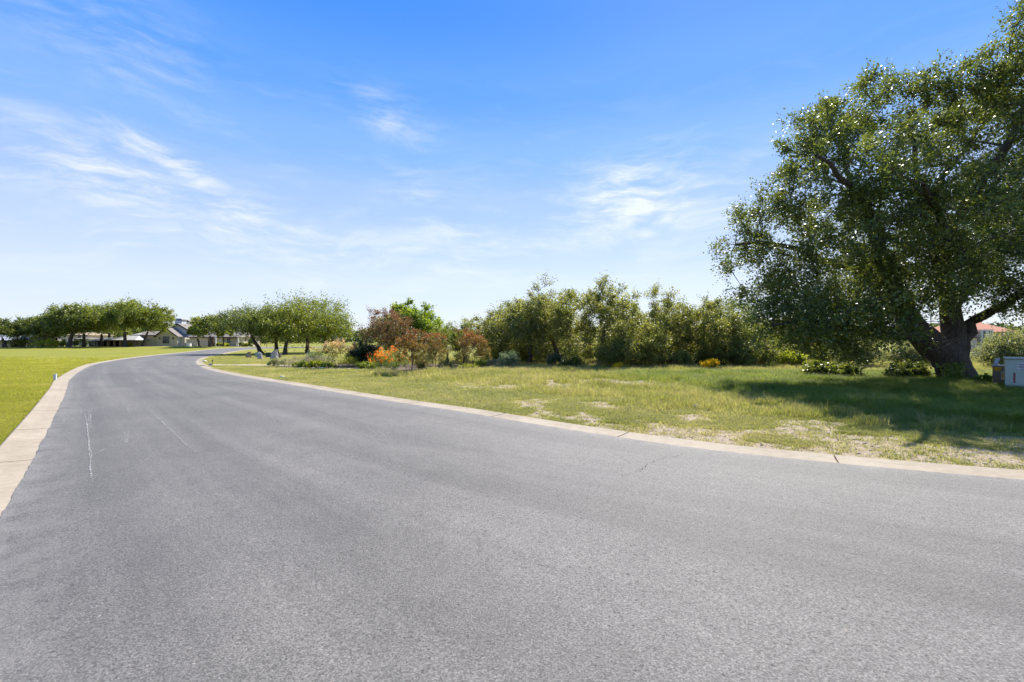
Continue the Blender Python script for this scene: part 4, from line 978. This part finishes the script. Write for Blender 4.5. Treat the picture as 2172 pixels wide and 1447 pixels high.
# ------------------------------------------------------------------ tan wall behind the grove, with block courses
def garden_wall():
    Y = 37.5; xa, xb = pxs(1022, Y), pxs(1655, Y); root = thing('garden_wall', ((xa + xb) / 2, Y, 0), 'low tan block wall in shade behind the grove trunks', 'wall')
    w = (xb - xa) / 2; me = None; bl, bh = .78, .30
    MB().box(-w, w, .03, .30, -.05, 1.19).build('wall_core', M_STONEW, root)
    m = MB().box(-bl / 2 + .008, bl / 2 - .008, -.02, .028, .006, bh - .006); proto = None
    for r in range(4):
        x = -w + bl / 2 + (bl / 2 if r % 2 else 0)
        while x < w - bl / 2:
            if proto is None: proto = m.build('block', M_STONEW, root, loc=(x, 0, r * bh))
            else:
                o = bpy.data.objects.new('block', proto.data); COL.objects.link(o); o.parent = root; o.location = (x, random.Random(int(x * 50) + r).uniform(-.006, .004), r * bh)
            x += bl
    MB().box(-w - .05, w + .05, -.06, .34, 1.202, 1.26).build('coping', M_CONC, root)
garden_wall()

# ------------------------------------------------------------------ utility cabinets
M_PALEG = plain('pale_green_paint', (.36, .43, .385), .5, .10, 3, .35, .05); M_BROWNP = plain('brown_paint', (.15, .122, .095), .55, .12, 4, .35, .05)
M_STICK = plain('sticker_white', (.55, .56, .58), .6, .08, 30); M_INK = plain('sticker_ink', (.10, .11, .13), .7, .1, 30); M_REDL = plain('red_warning_print', (.30, .07, .05), .7, .35, 40); M_YEL = plain('yellow_label', (.62, .34, .015), .6, .1, 30)
M_PAD = plain('pad_concrete', (.33, .31, .28), .9, .15, 8); M_DKG = plain('dark_green_paint', (.020, .045, .036), .5, .15, 4); M_PALEG2 = plain('faded_green_paint', (.25, .36, .29), .6, .12, 4); M_BLACK = plain('black_gap', (.012, .012, .012), .8, .1)
def lettering(txt, size, mat, parent, loc, name='lettering'):
    cu = bpy.data.curves.new('t', 'FONT'); cu.body = txt; cu.size = size; cu.align_x = 'CENTER'; cu.align_y = 'CENTER'; cu.extrude = .0008
    o = bpy.data.objects.new('t', cu); COL.objects.link(o); bpy.context.view_layer.update()
    me = bpy.data.meshes.new_from_object(o.evaluated_get(bpy.context.evaluated_depsgraph_get())); bpy.data.objects.remove(o)
    l = link(name, me, mat, parent); l.location = loc; l.rotation_euler = (R(90), 0, 0); return l
YC = 13.2; x0 = pxs(2131.5, YC); S1 = YC / F
g = thing('utility_cabinet', (x0 + .55 * math.cos(R(45)), YC - .55 * math.sin(R(45)), 0), 'pale green metal utility cabinet with a white sticker and red warning strips', 'cabinet', rz=R(-45))
zz = lambda py: CH + (HZ - py) * S1
top = zz(758.5)
MB().box(-.60, .60, -.06, .96, -.05, .03).build('pad', M_PAD, g)
MB().box(-.55, .55, 0, .9, .031, .235).build('plinth', M_PALEG, g, bevel=.008)
MB().box(-.55, .55, -.004, .9, .24, top - .055).build('body', M_PALEG, g, bevel=.012)
MB().box(-.565, .565, -.03, .92, top - .05, top).build('lid', M_PALEG, g, bevel=.015)
sx = lambda px: (px - 2131.5) * S1 - .55
st = MB().box(sx(2150), sx(2161.5), -.010, -.0055, zz(784), zz(769)).build('sticker', M_STICK, g)
def ring(cx, cz, rx, rz, w, y0, name, mat, par, n=28):
    m = MB(); V = []; 
    for k in range(n):
        a = 2 * math.pi * k / n
        for q in (1, 1 - w): V += [(cx + rx * q * math.cos(a), y0, cz + rz * q * math.sin(a))]
    return m.add(V, [(2 * k, 2 * ((k + 1) % n), 2 * ((k + 1) % n) + 1, 2 * k + 1) for k in range(n)]).build(name, mat, par)
ring(sx(2155.8), zz(777.2), 4.6 * S1, 2.9 * S1, .22, -.0115, 'emblem_ring', M_INK, st); ring(sx(2155.8), zz(777.2), 2.4 * S1, 1.6 * S1, .55, -.0118, 'emblem_centre', M_INK, st)
MB().box(sx(2151), sx(2160.5), -.0118, -.0105, zz(772.8), zz(771.2)).build('print_line', M_INK, st); MB().box(sx(2151.5), sx(2160), -.0118, -.0105, zz(783), zz(781.8)).build('print_line', M_INK, st)
for (a, b, t, bo) in ((2143.7, 2146.8, 790, 811.5), (2166.5, 2169.6, 790.5, 800.5)):
    w = MB().box(sx(a), sx(b), -.0095, -.0055, zz(bo), zz(t)).build('warning_strip', M_REDL, g)
    for k in range(int((bo - t) / 2.6)): MB().box(sx(a + .7), sx(b - .7), -.0108, -.0098, zz(t + 2.6 * k + 2.1), zz(t + 2.6 * k + .9)).build('print_line', M_INK, w)
MB().box(sx(2150), sx(2161), -.0105, -.005, zz(827.2), zz(825.8)).build('handle_slot', M_BLACK, g)
YB = 14.1; S2 = YB / F; xb = pxs(2112, YB); zb = lambda py: CH + (HZ - py) * S2
g = thing('utility_cabinet', (xb + .16, YB, 0), 'narrow brown utility cabinet with yellow code label beside the trunk', 'cabinet', rz=R(-44))
tb = zb(775.5); bw = .17
MB().box(-bw, bw, 0, .36, -.04, .30).build('plinth', M_BROWNP, g, bevel=.006); MB().box(-bw - .003, bw + .003, -.006, .366, .318, tb - .03).build('body', M_BROWNP, g, bevel=.008)
MB().box(-bw - .015, bw + .015, -.02, .38, tb - .025, tb + .012).build('lid', M_METAL, g, bevel=.008)
MB().add([(-bw + .02, .20, tb + .013), (-bw + .10, .20, tb + .013), (-bw + .17, .36, tb + .21), (-bw + .06, .36, tb + .21), (-bw + .02, .23, tb + .013), (-bw + .10, .23, tb + .013), (-bw + .17, .39, tb + .21), (-bw + .06, .39, tb + .21)],
         [(0, 1, 2, 3), (7, 6, 5, 4), (0, 4, 5, 1), (1, 5, 6, 2), (2, 6, 7, 3), (3, 7, 4, 0)]).build('bracket', M_METAL, g)
lb = MB().box(-bw + .012, -bw + .172, -.012, -.0075, tb - .155, tb - .055).build('label_plate', M_YEL, g); lettering('C-P2', .078, M_BLACK, lb, (-bw + .092, -.0135, tb - .105))
pl = MB().box(.0, .085, -.0115, -.0075, zb(805), zb(788.5)).build('warning_plate', M_STICK, g); MB().box(.010, .075, -.0135, -.0118, zb(803.6), zb(790)).build('plate_face', M_BROWNP, pl)
for k in range(2): MB().box(.020 + .026 * k, .036 + .026 * k, -.0152, -.0137, zb(803), zb(790.6)).build('print_line', M_YEL, pl)

# small utility boxes among the standing stones
def ubox(px, Y, wpx, top, label, mat, body2=None):
    w = wpx / F * Y / 2; hgt = CH + (HZ - top) / F * Y; x = pxs(px, Y); o = thing('utility_box', (x, Y, 0), label, 'cabinet')
    MB().box(-w - .04, w + .04, -.04, 2 * w * .8 + .04, -.05, .05).build('pad', M_PAD, o); MB().box(-w, w, 0, 2 * w * .8, .052, hgt - .04).build('body', mat, o, bevel=.01); MB().box(-w - .015, w + .015, -.02, 2 * w * .8 + .02, hgt - .037, hgt).build('lid', body2 or mat, o, bevel=.01)
ubox(544.5, 42, 6, 747, 'slim faded green utility box behind the pale standing stone', M_PALEG2); ubox(568.5, 42, 11, 748, 'square dark green utility box between two standing stones', M_DKG); ubox(590, 40.5, 9, 751, 'dark brown utility box beside the largest standing stone', M_BROWNP)

# ------------------------------------------------------------------ rocks
M_ROCK = plain('weathered_limestone', (.36, .33, .30), .9, .35, 5, .2, .8, dist=.03); M_ROCKW = plain('pale_limestone', (.62, .58, .50), .9, .18, 6, .2, .6, dist=.02); M_CRUMB = plain('limestone_crumb', (.42, .35, .27), .9, .3, 30, .15, .3); M_ROCKB = plain('brown_limestone', (.30, .24, .175), .9, .4, 5, .2, .8, dist=.03)
import bmesh
def rock_mesh(sx, sy, sz, seed, rough=.25, sub=3, taper=.0):
    rs = np.random.RandomState(seed); bm = bmesh.new(); bmesh.ops.create_icosphere(bm, subdivisions=sub, radius=1)
    off = rs.rand(3) * 50
    planes = [(unit(rs.randn(3)), .62 + .3 * rs.rand()) for _ in range(9)]
    for v in bm.verts:
        p = np.array(v.co)
        for n, d in planes:
            e = p @ n - d
            if e > 0: p = p - n * e * .85
        k = 1 + rough * .5 * (float(fnoise(p[0] * 2 + off[0], p[1] * 2 + p[2] * 3 + off[1], .8, 3)) - .5)
        p = p * k; tz = 1 - taper * (p[2] * .5 + .5)
        v.co = (p[0] * sx * tz, p[1] * sy * tz, (p[2] + .8) * sz)
    me = bpy.data.meshes.new('rock'); bm.to_mesh(me); bm.free(); return me
def rock(name, label, x, y, sx, sy, sz, mat, seed, cat='rock', taper=0, rz=0, group=None, sub=3):
    o = link(name, rock_mesh(sx, sy, sz, seed, .35, sub, taper), mat, None, (x, y, zgl(x, y))); o.rotation_euler = (0, 0, rz); return tag(o, label, cat, group)
def slab(label, x, y, w, d, h, mat, seed, taper):
    rs = np.random.RandomState(seed); bm = bmesh.new(); bmesh.ops.create_cube(bm, size=1); bmesh.ops.subdivide_edges(bm, edges=bm.edges[:], cuts=4, use_grid_fill=True); off = rs.rand(2) * 40
    for v in bm.verts:
        p = np.array(v.co); q = p * 2; rr = 1 - .10 * (max(0, np.sort(np.abs(q))[1] - .5) ** 2); z = p[2] + .5; t = 1 - taper * z
        n = .14 * (fnoise(q[0] + off[0] + q[2] * 2, q[1] * 1.5 + off[1] + q[2], .7, 3) - .5)
        v.co = (p[0] * w * t * rr + n * w + .10 * w * z, p[1] * d * t * rr + n * d, (z * (1 + .22 * p[0] * (seed % 2 * 2 - 1)) + .5 * n) * h * (1 + 0 * n) - .04)
    me = bpy.data.meshes.new('standing_stone'); bm.to_mesh(me); bm.free(); o = link('standing_stone', me, mat, None, (x, y, zgl(x, y))); o.rotation_euler = (0, 0, rs.rand() - .5); tag(o, label, 'stone')
slab('brown blocky standing stone alone on the lawn', pxs(526.5, 41.5), 41.5, .46, .34, .55, M_ROCKB, 1, .3)
slab('pale tapering standing stone in front of the slim green box', pxs(551.5, 37.8), 37.8, .40, .30, .60, M_ROCK, 2, .5)
slab('largest grey standing stone partly hidden by sage bushes', pxs(581.5, 38.5), 38.5, .62, .40, .78, M_ROCK, 3, .45)
rock('rock', 'small grey rock on the curb beside the path light', pxs(446.3, 28.6), 28.6, .10, .09, .10, M_ROCK, 4)
rock('rock', 'low pale rock at the tip of the grass by the curb bend', pxs(434.5, 33.5), 33.5, .16, .12, .09, M_ROCKW, 5)
rock('rock', 'white rock lying in the mown strip near the curb', pxs(598, 19.2), 19.2, .10, .07, .06, M_ROCKW, 6)
rock('rock', 'little white stone chip beside the white rock', pxs(606, 19.4), 19.4, .045, .04, .028, M_ROCKW, 7)
rock('rock', 'white rock beside the small yellow flowering bush', pxs(1324, 24.3), 24.3, .16, .12, .09, M_ROCKW, 8); rock('rock', 'flat white rock below the green leafy clump', pxs(1337, 24.2), 24.2, .14, .1, .06, M_ROCKW, 9)
rock('rock', 'small grey stone half sunk in the meadow grass', *G(1478, 866), .11, .09, .06, M_ROCK, 10)
rs_ = np.random.RandomState(12)
edge = [(632, 25.7, .2), (640, 25.6, .28), (648, 25.6, .22), (665, 25.4, .2), (684, 25.3, .22), (703, 25.2, .2), (722, 25.1, .22), (740, 25.0, .18), (757, 24.9, .2), (812, 22.6, .2), (822, 22.5, .24), (836, 22.3, .2), (849, 22.4, .22), (861, 21.9, .2), (884, 21.7, .24), (900, 22.4, .2), (895, 23.6, .2), (912, 23.4, .22)]
for k, (px, Y, w) in enumerate(edge):
    rock('edging_stone', 'flat pale stone laid in the edging of the shrub bed' if k < 9 else 'flat pinkish stone in the ring around the lone crape myrtle', pxs(px, Y), Y, w * (.8 + .4 * rs_.rand()), .13, .045 + .02 * rs_.rand(), M_ROCKW if k < 9 else M_ROCKB, 30 + k, 'stone', 0, rs_.rand() * .5 - .25, 'shrub bed edging stones' if k < 9 else 'crape myrtle ring stones', 2)
# path light and lawn marker
M_DARKM = plain('dark_bronze', (.03, .028, .025), .5, .1)
pl = thing('path_light', (pxs(451, 28.9), 28.9, 0), 'short dark path light beside the rock on the curb', 'lamp')
MB().tube([(0, 0, -.03), (0, 0, .26)], [.014, .014], 8).build('post', M_DARKM, pl, True); MB().tube([(0, 0, .25), (0, 0, .27), (0, 0, .33), (0, 0, .335)], [.02, .055, .03, .002], 12).build('shade', M_DARKM, pl, True)
mx, my = G(117, 806.5)
mk = thing('curb_marker', (mx, my, 0), 'short pale grey marker post in the lawn near the curb', 'marker', rz=.2)
MB().box(-.045, .045, -.04, .04, -.04, .205, .92).build('post', M_STICK, mk, bevel=.012); MB().box(-.05, .05, -.045, .045, .207, .235).build('cap', M_STICK, mk, bevel=.01)
# concrete walk from the curb into the garden, gravel path behind the juniper
def ribbon(name, pts, w, mat, label, z=.012, kind='structure'):
    P = catmull(np.array(pts), 40); T = unit(np.gradient(P, axis=0)); N = np.stack([-T[:, 1], T[:, 0]], 1)
    L_, R_ = P + N * w / 2, P - N * w / 2; n = len(P); i = np.arange(n - 1)
    V = np.vstack([np.c_[L_, zt(L_[:, 0], L_[:, 1]) + z], np.c_[R_, zt(R_[:, 0], R_[:, 1]) + z], np.c_[L_, np.full(n, -.1)], np.c_[R_, np.full(n, -.1)]])
    Q = np.vstack([np.stack([i, i + n, i + n + 1, i + 1], 1), np.stack([i, i + 1, i + 1 + 2 * n, i + 2 * n], 1), np.stack([i + n + 1, i + n, i + 3 * n, i + 3 * n + 1], 1)])
    return tag(link(name, mesh_np(name, V, Q), mat), label, None, None, kind)
M_PATH = plain('pink_gravel', (.44, .34, .27), .95, .2, 12, .1, .5)
WALK = [(-18.9, 29.0), (-17, 28.9), (-15, 28.6), (-13.4, 28.1), (-12, 27.6)]; GPATH = [(-2.2, 26.6), (0, 26.7), (2.0, 26.8), (4.5, 28.5), (6, 31)]
ribbon('walk', WALK, 1.5, M_CONC, 'tan concrete walk leading from the curb to the garden', .022); ribbon('path', GPATH, 1.1, M_PATH, 'pinkish gravel path behind the juniper bush', .03)
BED = np.array([(-13.4, 26.8), (-12.6, 25.8), (-9, 25.2), (-6.6, 24.6), (-6.2, 22.6), (-4.8, 21.2), (-3.9, 22.2), (-4.2, 23.6), (-1, 24.3), (.2, 25.0), (0, 26.2), (-2.4, 26.3), (-3, 30), (-8, 31), (-12, 30)])
def bed():
    P = resample(np.vstack([BED, BED[:1]]), 80)[:-1]; c = P.mean(0); V = [(*c, .035)] + [(x, y, .03) for x, y in P]; n = len(P)
    me = bpy.data.meshes.new('garden_bed'); me.from_pydata(V, [], [(0, 1 + i, 1 + (i + 1) % n) for i in range(n)])
    tag(link('garden_bed', me, plain('mulch', (.15, .11, .08), .95, .35, 14, .1, .8, dist=.03)), 'mulched soil of the shrub bed', None, None, 'structure')
bed()

# ------------------------------------------------------------------ grass
GC = bpy.data.collections.new('tuft_shapes')
def tuft(n, hgt, spread, width, bend, mat, seed, jitter=.4):
    rs = np.random.RandomState(seed); V = []; Fq = []; Ft = []
    for k in range(n):
        a = rs.rand() * 6.283; r = spread * math.sqrt(rs.rand()); p = np.array([math.cos(a) * r, math.sin(a) * r, -.01])
        h = hgt * (1 - jitter + 2 * jitter * rs.rand() * .8); b = rs.rand() * 6.283; lean = np.array([math.cos(b), math.sin(b), 0]) * bend * h * (.4 + rs.rand()); side = np.array([-math.sin(b), math.cos(b), 0]) * width * (.6 + .7 * rs.rand())
        m = p + lean * .35 + [0, 0, h * .6]; t = p + lean + [0, 0, h * (1 - .3 * bend * rs.rand())]
        i = len(V); V += [p - side, p + side, m + side * .75, m - side * .75, t]; Fq.append((i, i + 1, i + 2, i + 3)); Ft.append((i + 3, i + 2, i + 4))
    o = bpy.data.objects.new('tuft', mesh_np('tuft', np.array(V), [np.array(Fq), np.array(Ft)])); o.data.materials.append(mat); GC.objects.link(o); return o
MG_LAWN = grassmat('lawn_blade', [(.15, (.24, .248, .032)), (.45, (.32, .312, .044)), (.72, (.385, .355, .075)), (.95, (.46, .40, .16))], .5)
MG_DRY = grassmat('meadow_blade', [(.12, (.19, .205, .055)), (.4, (.285, .285, .09)), (.65, (.38, .35, .15)), (.9, (.49, .42, .235))], .47)
MG_LUSH = grassmat('lush_blade', [(.15, (.11, .16, .028)), (.5, (.17, .22, .040)), (.85, (.27, .29, .065))], .5)
MG_STRAW = grassmat('straw_blade', [(.2, (.30, .24, .12)), (.8, (.46, .38, .21))], .25)
def scatter(name, label, pts, protos, idx, scl, seed):
    rs = np.random.RandomState(seed); n = len(pts)
    me = bpy.data.meshes.new(name); me.vertices.add(n); me.vertices.foreach_set('co', pts.astype(np.float32).ravel())
    me.attributes.new('rot', 'FLOAT', 'POINT').data.foreach_set('value', (rs.rand(n) * 6.283).astype(np.float32)); me.attributes.new('scl', 'FLOAT', 'POINT').data.foreach_set('value', scl.astype(np.float32)); me.attributes.new('idx', 'INT', 'POINT').data.foreach_set('value', idx.astype(np.int32))
    sub = bpy.data.collections.new(name + '_shapes')
    for q, p in enumerate(protos): p.name = 'tuft_%02d' % (len(bpy.data.objects) + q); sub.objects.link(p)
    o = link(name, me); ng = bpy.data.node_groups.new(name, 'GeometryNodeTree')
    ng.interface.new_socket('Geometry', in_out='INPUT', socket_type='NodeSocketGeometry'); ng.interface.new_socket('Geometry', in_out='OUTPUT', socket_type='NodeSocketGeometry')
    N = ng.nodes.new; gi, go = N('NodeGroupInput'), N('NodeGroupOutput'); ip = N('GeometryNodeInstanceOnPoints'); ci = N('GeometryNodeCollectionInfo'); ci.inputs['Collection'].default_value = sub; ci.inputs['Separate Children'].default_value = True; ci.inputs['Reset Children'].default_value = True
    def att(nm, tp): a = N('GeometryNodeInputNamedAttribute'); a.data_type = tp; a.inputs[0].default_value = nm; return a.outputs[0]
    cx = N('ShaderNodeCombineXYZ'); lk = ng.links.new; lk(att('rot', 'FLOAT'), cx.inputs[2]); lk(gi.outputs[0], ip.inputs['Points']); lk(ci.outputs[0], ip.inputs['Instance']); ip.inputs['Pick Instance'].default_value = True
    lk(att('idx', 'INT'), ip.inputs['Instance Index']); lk(cx.outputs[0], ip.inputs['Rotation']); lk(att('scl', 'FLOAT'), ip.inputs['Scale']); lk(ip.outputs[0], go.inputs[0])
    md = o.modifiers.new('scatter', 'NODES'); md.node_group = ng
    return tag(o, label, 'grass', None, 'stuff')
def candidates(n, y0, y1, seed, k=1.0):
    """points in the visible wedge, thinning with distance"""
    rs = np.random.RandomState(seed); y = y0 * (y1 / y0) ** rs.rand(n) if k else rs.uniform(y0, y1, n)
    x = (rs.rand(n) * 2 - 1) * (1.16 * y + 1.5); return x, y
def free(x, y):
    m = ~on_road(x, y) & (poly_dist(LE, x, y) > CURB_W + .02) & (poly_dist(RE, x, y) > CURB_W + .01) & ~inside(BED, x, y)
    for P, w in ((WALK, .85), (GPATH, .65)): m &= poly_dist(np.repeat(np.array(P, float), 26, 0), x, y) > w
    return m
def gz(x, y, s): return zt(x, y) - .012 + sstep(.5, 1.5, s) * (.05 * (fnoise(x, y, 2.5) - .4) + .012)
def build_grass():
    rs = np.random.RandomState(4)
    lawn_p = [tuft(20, .050, .085, .0030, .8, MG_LAWN, k) for k in range(4)]
    dry_p = [tuft(22, .055, .09, .0030, .9, MG_DRY, 10 + k) for k in range(3)] + [tuft(9, .05, .07, .0025, .9, MG_STRAW, 15)]
    tall_p = [tuft(20, .20, .10, .0035, .7, MG_DRY, 20 + k) for k in range(3)] + [tuft(9, .30, .08, .0028, .55, MG_STRAW, 25), tuft(8, .24, .09, .0028, .6, MG_STRAW, 26)]
    lush_p = [tuft(34, .27, .14, .0032, 1.0, MG_LUSH, 30 + k) for k in range(4)] + [tuft(14, .24, .13, .005, .9, MG_DRY, 36)]
    x, y = candidates(330000, 3.2, 46, 1); m = free(x, y); x, y = x[m], y[m]
    dirt, lush, lawn, s, left, n = fields(x, y); sl = poly_dist(LE, x, y); e = np.minimum(s, sl); z = gz(x, y, e); far = np.sqrt(np.maximum(y, 4) / 9.0).clip(.8, 2.2)
    bare = dirt > .30
    rnd = rs.rand(len(x)); patch = fnoise(x, y, 1.1, 3)
    # left: mown lawn
    q = left & (rnd < .95 * sstep(46, 22, y) + .04)
    scatter('lawn_grass', 'short mown yellow green lawn grass beyond the left curb', np.c_[x, y, z][q], lawn_p, rs.randint(0, 4, q.sum()), (.75 + .5 * rs.rand(q.sum())) * far[q], 1)
    # right: how tall the grass stands
    tallzone = sstep(3.2, 5.2, s + (patch - .5) * 3.0 + .0 * x) * sstep(-6.5, -3.5, x + .12 * (y - 15)) * (y < 40)
    right = ~left
    islush = right & (rs.rand(len(x)) < lush * 1.1) & ~(bare & (rs.rand(len(x)) < .7))
    istall = right & ~islush & (rs.rand(len(x)) < tallzone) & ~bare
    isshort = right & ~islush & ~istall & ((~bare) | (rs.rand(len(x)) < .13))
    istall &= rs.rand(len(x)) < .75
    k = isshort.sum(); idx = rs.randint(0, 3, k); idx[rs.rand(k) < .12] = 3
    scatter('verge_grass', 'short patchy yellow green grass on the verge along the right curb', np.c_[x, y, z][isshort], dry_p, idx, (.6 + .7 * rs.rand(k)) * far[isshort] * (.7 + .6 * patch[isshort]), 2)
    k = istall.sum(); idx = rs.randint(0, 3, k); r2 = rs.rand(k); idx[r2 < .14] = 3; idx[r2 < .08] = 4
    scatter('meadow_grass', 'tall dry uncut meadow grass in front of the grove', np.c_[x, y, z][istall], tall_p, idx, (.45 + .7 * rs.rand(k)) * (.6 + .8 * patch[istall]) * (.8 + .35 * sstep(12, 22, y[istall])) , 3)
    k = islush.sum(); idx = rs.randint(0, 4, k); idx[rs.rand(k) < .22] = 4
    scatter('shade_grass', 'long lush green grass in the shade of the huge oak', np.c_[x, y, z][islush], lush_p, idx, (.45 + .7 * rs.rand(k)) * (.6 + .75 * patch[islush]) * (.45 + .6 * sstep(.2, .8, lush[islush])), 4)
    # stones and crumbs of limestone on the bare soil
    x, y = candidates(26000, 4.5, 24, 9); m = free(x, y); x, y = x[m], y[m]; dirt, lush, lawn, s, left, n = fields(x, y)
    q = (~left) & (dirt > .34) & (rs.rand(len(x)) < .55); x, y, s = x[q], y[q], s[q]
    base = np.array(rock_mesh(1, 1, .7, 3, .4, 1).vertices, dtype=object); rm = rock_mesh(1, 1, .6, 3, .4, 1)
    B = np.array([v.co[:] for v in rm.vertices]); T = np.array([p.vertices[:] for p in rm.polygons]); n = len(x)
    sz = .010 + .022 * rs.rand(n) ** 3; a = rs.rand(n) * 6.28; c, sn = np.cos(a), np.sin(a)
    V = np.stack([(B[None, :, 0] * c[:, None] - B[None, :, 1] * sn[:, None] * .7) * sz[:, None] + x[:, None], (B[None, :, 0] * sn[:, None] + B[None, :, 1] * .7 * c[:, None]) * sz[:, None] + y[:, None], B[None, :, 2] * sz[:, None] * .6 + gz(x, y, s)[:, None] - .002], -1).reshape(-1, 3)
    Tn = (T[None] + (np.arange(n) * len(B))[:, None, None]).reshape(-1, 3)
    tag(link('gravel', mesh_np('gravel', V, Tn), M_CRUMB), 'loose limestone crumbs on the bare soil by the right curb', 'gravel', None, 'stuff')
build_grass()
